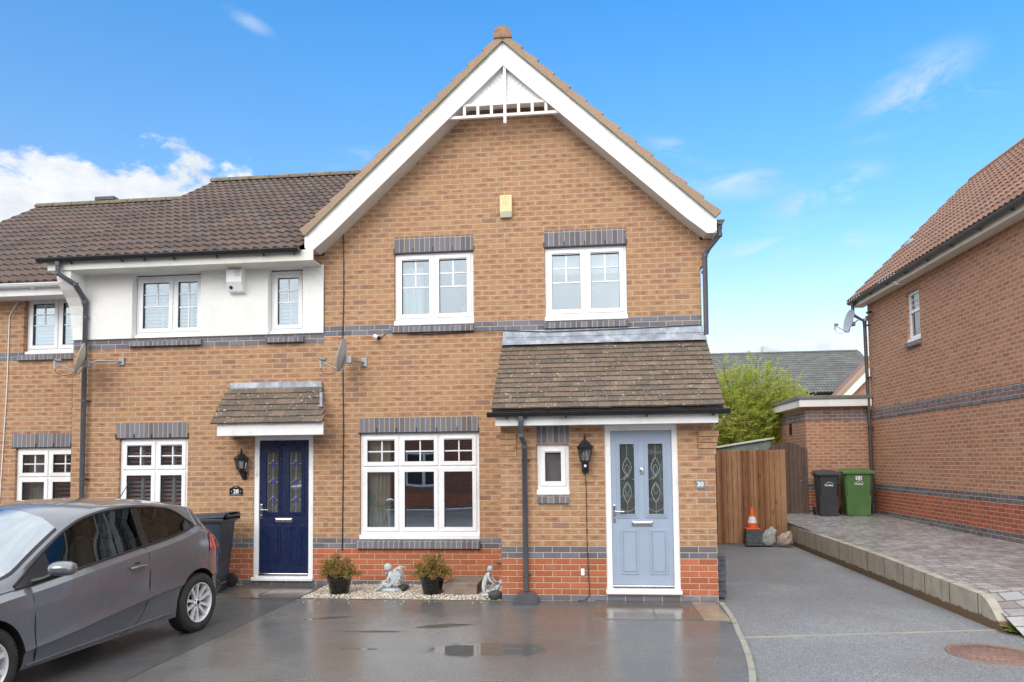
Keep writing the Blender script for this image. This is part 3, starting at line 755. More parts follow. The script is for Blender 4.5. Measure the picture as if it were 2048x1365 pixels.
m = MB(); m.box(-1.42, -.03, -.02, 0, 2.86, 2.945); m.add([(-1.47, -.10, 2.78), (-.01, -.10, 2.78), (-.03, -.012, 2.865), (-1.42, -.012, 2.865)], [(0, 1, 2, 3)])
m.bevbox(.045, .085, -.30, -.27, 2.56, 2.75, .004); m.bevbox(.03, .10, -.33, -.25, 2.545, 2.565, .004); m.build('lead_flashing', LEAD, H28)

# ------------------------------------------------------------------ house 26
H26 = thing('brick_house', 'brick house at the far left with white gutter, set back beside the rendered house', 'house', (-6, .6, 0))
y6 = .6
m = MB(); wall(m, 'Y', y6, -8.1, -3.94, -.3, 4.62, [(-5.275, -4.2, 3.56, 4.50), (-5.36, -4.25, .62, 2.04)])
wall(m, 'X', -8.1, y6, 8.4, -.3, 4.6); wall(m, 'Y', 8.4, -8.1, -3.94, -.3, 4.6, inw=-1)
m.build('wall', B26, H26)
window(H26, -5.275, -4.2, 3.56, 4.50, y6+.04, [-4.72], bars={(i, 0): ([.26, .52], [.5], .52) for i in range(2)}, sill=.05, label='upper white window, part hidden by the rendered wall')
window(H26, -5.36, -4.25, .62, 2.04, y6, [-4.80], [1.57], bars={(i, 1): ([.52], [.52], 1.) for i in range(2)}, label='ground floor white window with pleated blind')
lintel(H26, -5.42, -4.2, 2.055, 2.27, y6, (-5.0, -4.7, -4.4))
brick_sill(H26, -5.36, -4.15, 3.46, 3.555, y6); brick_sill(H26, -5.4, -4.2, .52, .62, y6)
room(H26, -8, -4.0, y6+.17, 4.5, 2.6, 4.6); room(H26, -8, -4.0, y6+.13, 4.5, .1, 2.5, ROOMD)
blind(H26, -5.2, -4.25, 3.62, 4.45, y6+.22, .055, 1.0); blind(H26, -4.77, -4.28, .7, 2.0, y6+.2, .068, .3); curtain(H26, -5.3, -4.85, .7, 2.0, y6+.22, CURT, 9, .012)
t6 = math.atan2(7.47-4.62, 4.25)
mb = tile_roof((-8.25, .2, 4.63), (1, 0, 0), (0, math.cos(t6), math.sin(t6)), 4.28, 4.25/math.cos(t6), gauge=.30)
mb.build('roof', TILE_BR, H26)
m = MB(); m.add([(-8.25, 8.7, 4.65), (-3.9, 8.7, 4.65), (-3.9, 4.45, 7.45), (-8.25, 4.45, 7.45)], [(0, 1, 2, 3)])
m.prism([(.25, 4.60), (4.45, 7.42), (8.7, 4.6)], 'X', -8.22, -8.2); m.build('back_roof', TILE_BR, H26)
m = MB(); x_ = -8.25
while x_ < -4.0:
    m.prism([(4.45+.12*math.cos(PI*k/10), 7.46+.11*math.sin(PI*k/10)) for k in range(11)], 'X', x_, x_+.425); x_ += .44
m.build('ridge_tile', RIDGEM, H26)
m = MB(); m.bevbox(-6.85, -6.40, 4.36, 4.54, 7.55, 7.63, .01); m.build('ridge_vent', BROWNP, H26)
m = MB(); m.bevbox(-8.2, -4.14, .25, .275, 4.43, 4.60, .006); m.box(-8.2, -4.14, .275, y6, 4.44, 4.452); m.build('fascia', WHITE2, H26)
gutter(H26, -8.3, -4.15, .19, 4.60, WHITE, brackets=(-5.6, -4.8, -7))
m = MB(); m.tube([(-5.38, y6-.01, 4.42), (-5.52, y6-.012, 4.2), (-5.53, y6-.012, 3.0), (-5.60, y6-.012, 1.2), (-5.66, y6-.012, .1)], .008, 6); m.build('cable', WHITE2, H26)
# ------------------------------------------------------------------ right-hand house (wall on X = 10.43)
XR = 10.432
HR = thing('brick_house', 'brick house at the right edge with blue dentil band and red-brown tiled roof', 'house', (XR+2, 3, .4))
m = MB(); wall(m, 'X', XR, -2.2, 7.62, .1, 5.42, [(4.93, 5.52, 4.10, 5.13)], inw=1)
wall(m, 'Y', 7.62, XR, XR+4.98, .1, 5.42, inw=-1); wall(m, 'Y', -2.2, XR, XR+4.98, .1, 5.42); wall(m, 'X', XR+4.98, -2.2, 7.62, .1, 5.42, inw=-1)
for yy in (7.62, -2.2): m.add([(XR, yy, 5.4), (XR+4.98, yy, 5.4), (XR+2.49, yy, 8.0)], [(0, 1, 2)])
m.build('wall', BR, HR)
# dentil band: blue courses with recessed red headers
m = MB(); rd = MB(); zc = 2.752
m.box(XR-.012, XR+.02, -2.2, 7.62, zc+.0375, zc+.1125); m.box(XR-.012, XR+.02, -2.2, 7.62, zc-.1125, zc-.0375)
y = 7.62-.02
while y > -2.1:
    m.box(XR-.012, XR+.02, y-.1125, y, zc-.0375, zc+.0375); y -= .225
rd.box(XR-.001, XR+.02, -2.2, 7.62, zc-.0375, zc+.0375)
o = m.build('dentil_band', BLUEB, HR); rd.build('dentil_brick', REDB, o)
# window seen edge-on
m = MB()
for a0, a1, b0, b1 in ((4.932, 4.985, 4.17, 5.128), (5.465, 5.518, 4.17, 5.128)): m.box(XR+.05, XR+.11, a0, a1, b0, b1)
for b0, b1 in ((4.17, 4.225), (5.075, 5.127), (4.70, 4.76)): m.box(XR+.052, XR+.11, 4.985, 5.465, b0, b1)
w_ = m.build('window', WHITE, HR)
m = MB(); m.box(XR+.08, XR+.085, 4.98, 5.47, 4.2, 5.1); m.build('pane', GLASS, w_)
m = MB()
for z_ in (4.86, 4.97): m.box(XR+.07, XR+.095, 4.985, 5.465, z_-.008, z_+.008)
m.box(XR+.071, XR+.094, 5.22, 5.236, 4.76, 5.07); m.build('glazing_bar', WHITE, w_)
m = MB(); m.box(XR-.01, XR+.11, 4.934, 5.516, 4.103, 4.168); m.build('window_sill', WHITE, w_)
m = MB(); m.prism([(XR+.02, 4.0), (XR-.06, 4.0), (XR-.06, 4.08), (XR+.02, 4.10)], 'Y', 4.90, 5.55); m.build('brick_sill', BLUEB, HR)
m = MB(); v = [(XR+.13,-2,2.8),(XR+5,-2,2.8),(XR+5,7.4,2.8),(XR+.13,7.4,2.8),(XR+.13,-2,5.2),(XR+5,-2,5.2),(XR+5,7.4,5.2),(XR+.13,7.4,5.2)]
m.add(v, [(0,1,2,3),(7,6,5,4),(0,1,5,4),(1,2,6,5),(2,3,7,6)]); m.build('room_interior', ROOM, HR)
tr = math.atan(.985)
mb = tile_roof((XR-.33, -2.5, 5.50), (0, 1, 0), (math.cos(tr), 0, math.sin(tr)), 10.42, 2.82/math.cos(tr), gauge=.30, period=.15)
mb.build('roof', TILE_RH, HR)
m = MB(); zt = 5.50+2.82*.985
m.add([(XR+2.49, -2.5, zt), (XR+2.49, 7.92, zt), (XR+5.3, 7.92, 5.4), (XR+5.3, -2.5, 5.4)], [(0, 1, 2, 3)]); m.build('back_roof', TILE_RH, HR)
m = MB(); y = -2.5
while y < 7.4:
    m.prism([(XR+2.49+.12*math.cos(PI*k/10), zt-.05+.10*math.sin(PI*k/10)) for k in range(11)], 'Y', y, y+.425); y += .44
m.build('ridge_tile', RIDGE, HR)
m = MB(); m.bevbox(XR-.235, XR-.21, -2.4, 7.86, 5.335, 5.475, .005); m.box(XR-.21, XR, -2.4, 7.86, 5.34, 5.355)
m.prism([(XR-.235, 5.34), (XR+2.49, 5.34+2.72*.985), (XR+2.49, 5.50+2.72*.985), (XR-.235, 5.50)], 'Y', 7.84, 7.87); m.prism([(XR-.235, 5.34), (XR+2.49, 5.34+2.72*.985), (XR+2.49, 5.50+2.72*.985), (XR-.235, 5.50)], 'Y', -2.44, -2.41); m.build('fascia', pm('cream_fascia_right', (.70, .68, .60), .4, var=.04), HR)
gutter(HR, -2.5, 7.93, XR-.295, 5.475, GREYP, axis='Y', r=.058, brackets=[-1.6+.92*k for k in range(11)])
downpipe(HR, [(XR-.295, 7.72, 5.43), (XR-.295, 7.72, 5.15), (XR-.10, 7.55, 4.95), (XR-.075, 7.50, .42)], .04, BROWNP, (4.85, 3.62, 2.45, 1.25), wallx=XR)
m = MB(); q_ = .62; m.bevbox(XR-.33+1.1, XR-.33+1.2, 7.05, 7.35, 5.50+1.1*.985+.05, 5.50+1.2*.985+.06, .01); m.build('roof_vent', LEAD, HR)
m = MB(); m.box(XR-.26, XR-.10, 5.34, 5.37, 5.30, 5.33); m.tube([(XR-.3, 5.35, 5.36), (XR-.12, 5.36, 5.33)], .012, 6); m.build('hook', WHITE, HR)

# ------------------------------------------------------------------ flat-roofed garage behind it
GY = 7.68; GX = 8.95
GA = thing('brick_garage', 'flat-roofed brick garage with white fascia beside the wheelie bins', 'garage', (9.7, 9, .4))
m = MB(); wall(m, 'Y', GY, GX, XR-.003, .2, 3.0); wall(m, 'X', GX, GY, 10.6, .2, 3.0); wall(m, 'Y', 10.6, GX, XR+2, .2, 3.0, inw=-1)
wall(m, 'X', XR+2, GY, 10.6, .2, 3.0, inw=-1)
m.build('wall', BR, GA)
m = MB(); rd = MB(); zc = 2.752
for dz in (.0375, -.1125):
    m.box(GX-.012, XR-.015, GY-.012, GY+.02, zc+dz, zc+dz+.075); m.box(GX-.0125, GX+.02, GY+.02, 10.6, zc+dz, zc+dz+.075)
x_ = XR-.14
while x_ > GX+.1: m.box(x_-.1125, x_, GY-.012, GY+.02, zc-.0375, zc+.0375); x_ -= .225
rd.box(GX-.001, XR-.02, GY-.001, GY+.02, zc-.0375, zc+.0375)
y = 10.5
while y > GY+.1: m.box(GX-.012, GX+.02, y-.1125, y, zc-.0375, zc+.0375); y -= .225
rd.box(GX-.001, GX+.02, GY+.02, 10.6, zc-.0375, zc+.0375)
o = m.build('dentil_band', BLUEB, GA); rd.build('dentil_brick', REDB, o)
m = MB(); m.bevbox(GX-.17, XR-.02, GY-.18, GY-.155, 2.955, 3.13, .005); m.bevbox(GX-.17, GX-.145, GY-.155, 10.8, 2.956, 3.129, .005); m.box(GX-.145, XR-.02, GY-.155, GY, 2.96, 2.975); m.box(GX-.145, GX, GY, 10.8, 2.96, 2.975)
m.build('fascia', WHITE2, GA)
m = MB(); m.bevbox(GX-.20, XR-.005, GY-.21, 10.85, 3.13, 3.215, .012); m.prism([(GY-.1, 3.21), (10.8, 3.21), (10.8, 3.42)], 'X', XR-.35, XR-.01); m.build('felt_roof', pm('roof_felt', (.17, .175, .165), .85, var=.2, bump=.5, coords='pos'), GA)
m = MB(); m.box(GX-.03, GX, 8.85, 9.0, 2.35, 2.62); m.build('wall_hook', BLACKP, GA)

# ------------------------------------------------------------------ house behind with white barge, far grey roofed house
HB = thing('brick_house', 'brick gable end with white barge board just visible above the garage roof', 'house', (18, 23, .3))
m = MB(); wall(m, 'Y', 22.8, 14.9, 22.3, .3, 4.2); m.add([(14.9, 22.8, 4.2), (22.3, 22.8, 4.2), (18.6, 22.8, 8.0)], [(0, 1, 2)]); wall(m, 'X', 14.9, 22.8, 24.0, .3, 4.2)
m.build('wall', BR, HB)
m = MB(); m.prism([(14.62, 3.92), (14.62, 4.30), (18.6, 8.34), (18.6, 7.93)][::-1], 'Y', 22.45, 22.5); m.build('barge_board', WHITE2, HB)
m = MB(); m.prism([(14.45, 4.16), (14.45, 4.34), (18.6, 8.58), (18.6, 8.36)][::-1], 'Y', 22.4, 22.8); m.build('verge_tile', TILE_OR, HB)
m = MB(); m.add([(14.5, 22.7, 4.3), (18.6, 22.7, 8.5), (18.6, 24.0, 8.5), (14.5, 24.0, 4.3)], [(0, 1, 2, 3)]); m.add([(22.7, 22.7, 4.3), (18.6, 22.7, 8.5), (18.6, 24, 8.5), (22.7, 24, 4.3)], [(0, 1, 2, 3)]); m.build('roof', TILE_RH, HB)
HG = thing('brick_house', 'distant house with long grey tiled roof behind the tree', 'house', (12, 28, .3))
m = MB(); wall(m, 'Y', 24.5, 6, 17.2, .3, 4.55, [(9, 10.2, 3.2, 4.3), (12, 13.2, 3.2, 4.3)]); wall(m, 'X', 17.2, 24.5, 32, .3, 4.5); wall(m, 'X', 6, 24.5, 32, .3, 4.5)
m.build('wall', BR, HG)
tg = math.atan2(7.15-4.75, 4.0)
mb = tile_roof((5.6, 24.1, 4.75), (1, 0, 0), (0, math.cos(tg), math.sin(tg)), 11.95, 4.0/math.cos(tg), gauge=.26, period=.15, seg=5, amp=.03)
mb.build('roof', TILE_GR, HG)
m = MB(); m.add([(5.6, 32.1, 4.75), (17.55, 32.1, 4.75), (17.55, 28.1, 7.15), (5.6, 28.1, 7.15)], [(0, 1, 2, 3)]); m.prism([(24.15, 4.7), (28.1, 7.1), (32, 4.7)], 'X', 17.5, 17.54); m.build('back_roof', TILE_GR, HG)
m = MB(); x_ = 5.6
while x_ < 17.2:
    m.prism([(28.1+.1*math.cos(PI*k/8), 7.14+.09*math.sin(PI*k/8)) for k in range(9)], 'X', x_, x_+.42); x_ += .44
m.build('ridge_tile', TILE_GR, HG)
m = MB(); m.box(5.6, 17.5, 24.10, 24.15, 4.47, 4.70); m.build('fascia', BROWNP, HG); gutter(HG, 5.6, 17.5, 24.03, 4.72, BLACKP, brackets=())
m = MB(); m.box(13.0, 13.12, 24.03, 24.09, 4.52, 4.60); m.build('bracket', WHITE, HG)

# ------------------------------------------------------------------ the house across the street (seen only in the glass and the wet ground)
OY = -17.
HO = thing('brick_house', 'red brick house across the street behind the photographer', 'house', (2, OY, 0))
wins = [(-7, -5.6, .8, 2.1), (-3.2, -1.8, .8, 2.1), (-.4, 1.3, .7, 2.1), (4.6, 6.2, .7, 2.1), (8, 9.4, .8, 2.1), (-7, -5.6, 3.3, 4.4), (-3.2, -1.8, 3.3, 4.4), (-.2, 1.1, 3.3, 4.4), (4.6, 6.0, 3.3, 4.4), (8, 9.4, 3.3, 4.4)]
m = MB(); wall(m, 'Y', OY, -22, 12, 0, 5, wins+[(2.4, 3.3, 0.1, 2.1)], inw=-1); m.build('wall', BOPP, HO)
OG = pm('dark_window_glass', (.05, .06, .07), .1)
for a, b, c, d in wins:
    m = MB(); ring(m, a, b, c, d, .09, OY-.08, OY); m.box((a+b)/2-.05, (a+b)/2+.05, OY-.06, OY, c+.09, d-.09); o = m.build('window', WHITE, HO)
    m = MB(); m.box(a, b, OY-.3, OY-.2, c, d); m.build('pane', OG, o)
m = MB(); m.box(2.4, 3.3, OY-.2, OY-.1, .1, 2.1); m.build('door', WHITE, HO)
m = MB(); m.add([(-22.3, OY+.4, 4.95), (12.3, OY+.4, 4.95), (12.3, OY-4, 7.6), (-22.3, OY-4, 7.6)], [(0, 1, 2, 3)]); m.box(-22.3, 12.3, OY+.3, OY+.33, 4.75, 4.95, 1); m.build('roof', [pm('plain_roof', (.13, .095, .08), .8), WHITE], HO)
# ------------------------------------------------------------------ ground
def sheet(name, pts, z, mat, kind='structure', sub=0):
    m = MB(); m.add([(p[0], p[1], z if len(p) < 3 else p[2]) for p in pts], [tuple(range(len(pts)))])
    o = m.build(name, mat); o['kind'] = kind; return o
def asphalt(name, base, speck=(.30, .30, .30), wet=.3, wetscale=.5, tint=None, sp=.62, rdry=.75, puddles=(), coat=1.0, green=0):
    m, t, S, out, b = newmat(name)
    P = t.pos()
    fine = t.noise(P, 78, 3, .8); mid = t.noise(P, 45, 4, .6); big = t.noise(P, wetscale, 5, .55)
    c = t.mix(t.rng(fine, .35, .65), tuple(v*.5 for v in base), tuple(v*1.6 for v in base))
    c = t.mix(t.rng(fine, sp, sp+.06, 0, .8), c, speck)
    vo = t.n('ShaderNodeTexVoronoi'); t.put(vo.inputs['Vector'], P); vo.inputs['Scale'].default_value = 55
    fl = t.math('MULTIPLY', t.rng(vo.outputs['Distance'], .22, .34, 1, 0), t.math('GREATER_THAN', t.xyz(vo.outputs['Color'])[0], .86))
    c = t.mix(t.math('MULTIPLY', fl, .8), c, tuple(min(.7, v*3.2) for v in base))
    dk = t.math('MULTIPLY', t.rng(vo.outputs['Distance'], .25, .40, 1, 0), t.math('LESS_THAN', t.xyz(vo.outputs['Color'])[1], .18))
    c = t.mix(t.math('MULTIPLY', dk, .75), c, tuple(v*.35 for v in base))
    wetm = t.rng(big, .40, .60)
    c = t.mix(t.math('MULTIPLY', wetm, wet), c, tuple(v*.45 for v in base))
    if tint: c = t.mix(t.rng(t.noise(P, 1.1, 5, .6), .5, .75, 0, .6), c, tint)
    if green: c = t.mix(t.rng(t.noise(P, .8, 6, .7), .54, .72, 0, green), c, (.13, .12, .06))
    pud = None
    x, y, z = t.xyz(P)
    for px, py, rx, ry, rot in puddles:
        cr, sr = math.cos(rot), math.sin(rot)
        ax = t.math('SUBTRACT', x, px); ay = t.math('SUBTRACT', y, py)
        u = t.math('DIVIDE', t.math('ADD', t.math('MULTIPLY', ax, cr), t.math('MULTIPLY', ay, sr)), rx)
        v = t.math('DIVIDE', t.math('SUBTRACT', t.math('MULTIPLY', ay, cr), t.math('MULTIPLY', ax, sr)), ry)
        d = t.math('ADD', t.math('SQRT', t.math('ADD', t.math('MULTIPLY', u, u), t.math('MULTIPLY', v, v))), t.math('MULTIPLY', t.math('SUBTRACT', t.noise(P, 4.5, 4, .6), .5), 1.1))
        q = t.rng(d, .75, 1.05, 1, 0, smooth=True)
        pud = q if pud is None else t.math('MAXIMUM', pud, q)
    if pud is not None: c = t.mix(t.math('MULTIPLY', pud, .6), c, tuple(v*.35 for v in base))
    S('Base Color', c); S('Roughness', rdry)
    # thin film of water: smoother where the surface is wetter, mirror-like in the puddles
    film = t.math('MULTIPLY', t.rng(big, .25, .55, .35, 1), coat)
    rgh = t.fmix(t.rng(big, .3, .62), .36, .17)
    if pud is not None:
        film = t.math('MAXIMUM', film, pud); rgh = t.fmix(pud, rgh, .012)
    S('Coat Weight', film); S('Coat Roughness', rgh); S('Coat IOR', 1.4)
    if coat > .5: S('Coat Normal', t.bump(t.math('ADD', t.math('MULTIPLY', fine, t.math('SUBTRACT', 1., pud if pud is not None else 0.)), 0.), .0012, .5))
    S('Normal', t.bump(t.math('ADD', fine, mid), .004, .8))
    return m
G_ = pm('distant_ground', (.11, .125, .07), .95, var=.3, coords='pos')
sheet('ground', [(-400, -400), (400, -400), (400, 600), (-400, 600)], -.055, G_)
AS_R = asphalt('driveway_asphalt', (.20, .206, .216), (.45, .45, .45), wet=.25, coat=.22, green=.35, rdry=.8)
AS_L = asphalt('parking_asphalt', (.075, .077, .082), (.24, .24, .24), wet=.4, coat=.55, sp=.60)
AS_C = asphalt('wet_asphalt', (.125, .122, .117), (.33, .32, .30), wet=.45, wetscale=.75, tint=(.09, .068, .052), sp=.63, coat=.95,
               puddles=((2.85, -3.40, .62, .26, .05), (2.25, -2.45, .30, .10, .3), (1.60, -2.75, .42, .06, .05), (1.62, -3.45, .26, .05, 0), (.85, -2.15, .28, .06, .4)))
sheet('road', [(-60, -60), (60, -60), (60, 5.45), (5.2, 5.45), (5.2, 0), (-60, 0)], -.030, AS_R)
sheet('parking_bay', [(-12, -7.5), (.05, -7.5), (.05, -1.0), (-1.2, -1.0), (-1.2, .05), (-12, .7)], -.012, AS_L)
kb = [(5.37, -1.0), (5.355, -1.5), (5.33, -2.0), (5.275, -2.5), (5.23, -3.0), (5.18, -3.43), (5.11, -3.9), (5.03, -4.3), (4.9, -4.8), (4.7, -5.4), (4.4, -6.2)]
sheet('driveway', [(.05, -1.03), (.055, -7.5), (4.0, -7.5)] + kb[::-1] + [(5.37, -.9), (2.7, -.9), (2.7, -1.06)], 0, AS_C)
m = MB()
for (ax, ay), (bx_, by_) in zip(kb, kb[1:]):
    d = Vector((bx_-ax, by_-ay, 0)).normalized(); n_ = Vector((-d.y, d.x, 0))*.055
    g = d*.006
    m.add([(ax+g.x, ay+g.y, -.04), (bx_-g.x, by_-g.y, -.04), (bx_-g.x+n_.x, by_-g.y+n_.y, -.04), (ax+g.x+n_.x, ay+g.y+n_.y, -.04),
           (ax+g.x, ay+g.y, .006), (bx_-g.x, by_-g.y, .006), (bx_-g.x+n_.x, by_-g.y+n_.y, .004), (ax+g.x+n_.x, ay+g.y+n_.y, .004)], [(3, 2, 1, 0), (4, 5, 6, 7), (0, 1, 5, 4), (1, 2, 6, 5), (2, 3, 7, 6), (3, 0, 4, 7)])
CONC = pm('concrete', (.30, .285, .25), .9, var=.18, scale=9, bump=.6, bscale=90, dirt=(.16, .15, .11), coords='pos')
o = m.build('kerb', CONC); o['kind'] = 'structure'
m = MB(); m.prism([(5.30, -2.70), (8.02, -2.19), (8.02, -2.165), (5.30, -2.672)], 'Z', -.04, -.022); o = m.build('edging_strip', pm('edging', (.34, .325, .27), .9, coords='pos', dirt=(.2, .2, .13))); o['kind'] = 'structure'
m = MB(); m.prism([(.02, -1.04), (.02, -7.4), (.048, -7.4), (.048, -1.04)], 'Z', -.03, -.006); o = m.build('joint', pm('tar_joint', (.04, .04, .035), .7, coords='pos')); o['kind'] = 'structure'
# paving slabs
def slab_mat(name, c1, c2):
    m, t, S, out, b = newmat(name); P = t.pos()
    S('Base Color', t.mix(t.rng(t.noise(P, 1.6, 5, .65), .35, .65), c1, c2)); S('Roughness', .7)
    S('Coat Weight', t.rng(t.noise(P, 1.2, 4), .35, .55, .3, 1)); S('Coat Roughness', .14); S('Normal', t.bump(t.noise(P, 130, 3), .002, .6)); return m
SLAB = slab_mat('damp_slab', (.12, .10, .08), (.075, .066, .058)); SLAB2 = slab_mat('dry_slab', (.30, .24, .165), (.16, .13, .10))
m = MB(); m.bevbox(3.87, 4.53, -2.03, -1.0, -.03, .007, .004); m.bevbox(4.54, 5.03, -2.03, -1.0, -.03, .007, .004); o = m.build('doorstep_slabs', SLAB); o['kind'] = 'structure'
m = MB(); m.bevbox(5.04, 5.325, -2.03, -1.0, -.03, .0065, .004); o = m.build('doorstep_slabs', SLAB2); o['kind'] = 'structure'
m = MB(); m.bevbox(-1.19, -.60, -.99, .0, -.06, .004, .004); m.bevbox(-.59, .03, -.99, .0, -.06, .004, .004); o = m.build('doorstep_slabs', SLAB); o['kind'] = 'structure'
# raised block-paved driveway and its retaining wall
def paver_mat():
    m, t, S, out, b = newmat('imprinted_paving')
    P = t.pos(); x, y, z = t.xyz(t.vmath('ADD', P, t.vmath('SCALE', t.vmath('SUBTRACT', t.noise(P, 6, 2, out=1), (.5, .5, .5)), sc=.018)))
    # flagstone rows crossing the drive, irregular widths
    u, v = t.math('ADD', x, t.math('MULTIPLY', y, .12)), t.math('SUBTRACT', y, t.math('MULTIPLY', x, .1))
    r = t.math('DIVIDE', v, .16); row = t.math('FLOOR', r); fz = t.math('FRACT', r)
    off = t.white(t.comb(row, 3.1, 0.)); wv = t.math('ADD', .17, t.math('MULTIPLY', t.white(t.comb(row, 8.8, 1.)), .09))
    uu = t.math('ADD', t.math('DIVIDE', u, wv), t.math('MULTIPLY', off, 7)); fu = t.math('FRACT', uu); col = t.math('FLOOR', uu)
    d = t.math('MINIMUM', t.math('MULTIPLY', t.math('MINIMUM', fz, t.math('SUBTRACT', 1, fz)), .16), t.math('MULTIPLY', t.math('MINIMUM', fu, t.math('SUBTRACT', 1, fu)), .2))
    c = t.ramp(t.white(t.comb(row, col, 5.)), [(0, (.34, .34, .345)), (.3, (.42, .415, .42)), (.55, (.29, .29, .30)), (.75, (.35, .32, .31)), (.9, (.25, .22, .215))], 'CONSTANT')
    c = t.mix(t.rng(t.noise(P, 9, 4, .7), .42, .68, 0, .35), c, (.22, .18, .17))
    c = t.mix(t.rng(d, .003, .013), (.10, .095, .09), c)
    S('Base Color', c); S('Roughness', .6)
    S('Coat Weight', t.rng(t.noise(P, .8, 4), .35, .6, .4, 1)); S('Coat Roughness', t.rng(t.noise(P, 10, 3), .3, .7, .10, .35))
    h = t.math('ADD', t.rng(d, .0, .012), t.math('MULTIPLY', t.noise(P, 16, 4, .6), .5))
    nb = t.bump(h, .008, .8); S('Normal', nb); S('Coat Normal', nb)
    return m
pz = lambda y: .447-.012*(7.6-y) if y > -1.7 else max(-.025, .335-(-1.7-y)*.40)
m = MB(); ys = [7.68, 5.5, 3.5, 1.5, 0, -1.0, -1.7, -1.95, -2.2, -2.45, -2.6]
lft = lambda y: (7.9 if y > 5.45 else 8.0, y, pz(y)-(0 if y > 5.45 or y < -2.0 else .045))
for y0, y1 in zip(ys, ys[1:]):
    a_ = [lft(y0), (XR+.02, y0, pz(y0)), (XR+.02, y1, pz(y1)), lft(y1)]
    m.add(a_, [(3, 2, 1, 0)])
    if y0 <= -2.0: m.add([(XR+.02, y0, pz(y0)), (20, y0, pz(y0)), (20, y1, pz(y1)), (XR+.02, y1, pz(y1))], [(3, 2, 1, 0)])
m.build('raised_driveway', paver_mat())['kind'] = 'structure'
m = MB(); m.prism([(8.10, -2.72), (20, -2.8), (20, -2.6), (8.10, -2.60)], 'Z', -.035, -.008); m.build('edging_strip', CONC)['kind'] = 'structure'
def retwall_mat():
    m, t, S, out, b = newmat('retaining_wall_concrete'); P = t.pos(); x, y, z = t.xyz(P)
    c = t.mix(t.rng(t.noise(P, 3, 5, .65), .35, .65), (.42, .39, .33), (.33, .30, .245))
    # vertical run-off streaks and the rising damp line
    st = t.noise(t.comb(t.math('MULTIPLY', y, 6), 0., t.math('MULTIPLY', z, .4)), 1.5, 4, .6)
    c = t.mix(t.rng(st, .52, .72, 0, .65), c, (.19, .14, .085))
    dl = t.math('ADD', t.math('MULTIPLY', t.noise(t.comb(y, 0., 0.), 5, 4), .11), .01)
    c = t.mix(t.rng(t.math('SUBTRACT', dl, z), -.008, .008), c, (.13, .085, .05))
    c = t.mix(t.rng(t.noise(P, 12, 4, .7), .6, .75, 0, .7), c, (.17, .16, .08))
    seg = t.math('FRACT', t.math('DIVIDE', y, .62)); j = t.rng(t.math('MINIMUM', seg, t.math('SUBTRACT', 1, seg)), .012, .022)
    c = t.mix(j, (.13, .10, .07), c)
    S('Base Color', c); S('Roughness', .88); S('Normal', t.bump(t.math('ADD', t.noise(P, 60, 4, .7), j), .006, .6)); return m
RW = tag(MB().prism([(5.62, -.04), (5.62, .43), (5.40, .41), (4.7, .365), (.75, .345), (-1.27, .30), (-1.92, .285), (-2.02, .25), (-2.12, .18), (-2.26, .05), (-2.30, -.04)][::-1], 'X', 7.93, 8.03).build('retaining_wall', retwall_mat(), origin=(7.98, 1.6, 0)), 'low concrete retaining wall stained brown along its foot, beside the raised paved drive', 'wall')
# manhole cover
m, t, S, out, b = newmat('rusty_iron'); P = t.obj(); x, y, z = t.xyz(P)
ang_ = t.math('ARCTAN2', y, x); rad = t.math('SQRT', t.math('ADD', t.math('MULTIPLY', x, x), t.math('MULTIPLY', y, y)))
c = t.mix(t.rng(t.noise(P, 14, 5, .7), .35, .65), (.30, .165, .125), (.18, .125, .105)); S('Base Color', c); S('Roughness', .7); S('Metallic', .15); S('Normal', t.bump(t.noise(P, 50, 3), .003, .5)); IRON = m
MC = (7.385, -3.15, -.026)
m = MB(); m.lathe([(.355, -.02), (.355, .006), (.322, .006), (.322, -.001), (.312, -.001), (.312, .003), (0, .003)], MC, 48)
R = random.Random(4)
for r_, n_, l_ in ((.285, 34, .022), (.235, 28, .02)):
    for k in range(n_):
        a = 2*PI*k/n_; q = Matrix.Translation(MC) @ Matrix.Rotation(a, 4, 'Z') @ Matrix.Translation((r_, 0, .005)) @ Matrix.Rotation(.7, 4, 'Z')
        bm = bmesh.new(); bmesh.ops.create_cube(bm, size=1, matrix=q @ Matrix.Diagonal((l_*1.6, .009, .005, 1))); m.bm(bm)
for ix in range(-2, 3):
    for iy in range(-2, 3):
        if abs(ix)+abs(iy) < 4:
            q = Matrix.Translation(MC) @ Matrix.Translation((ix*.075+(iy % 2)*.02, iy*.07, .005)); bm = bmesh.new(); bmesh.ops.create_cube(bm, size=1, matrix=q @ Matrix.Diagonal((.05, .028, .006, 1))); m.bm(bm)
MH = m.build('manhole_cover', IRON, origin=MC); tag(MH, 'round rusty iron manhole cover set in the asphalt at the lower right', 'manhole cover')
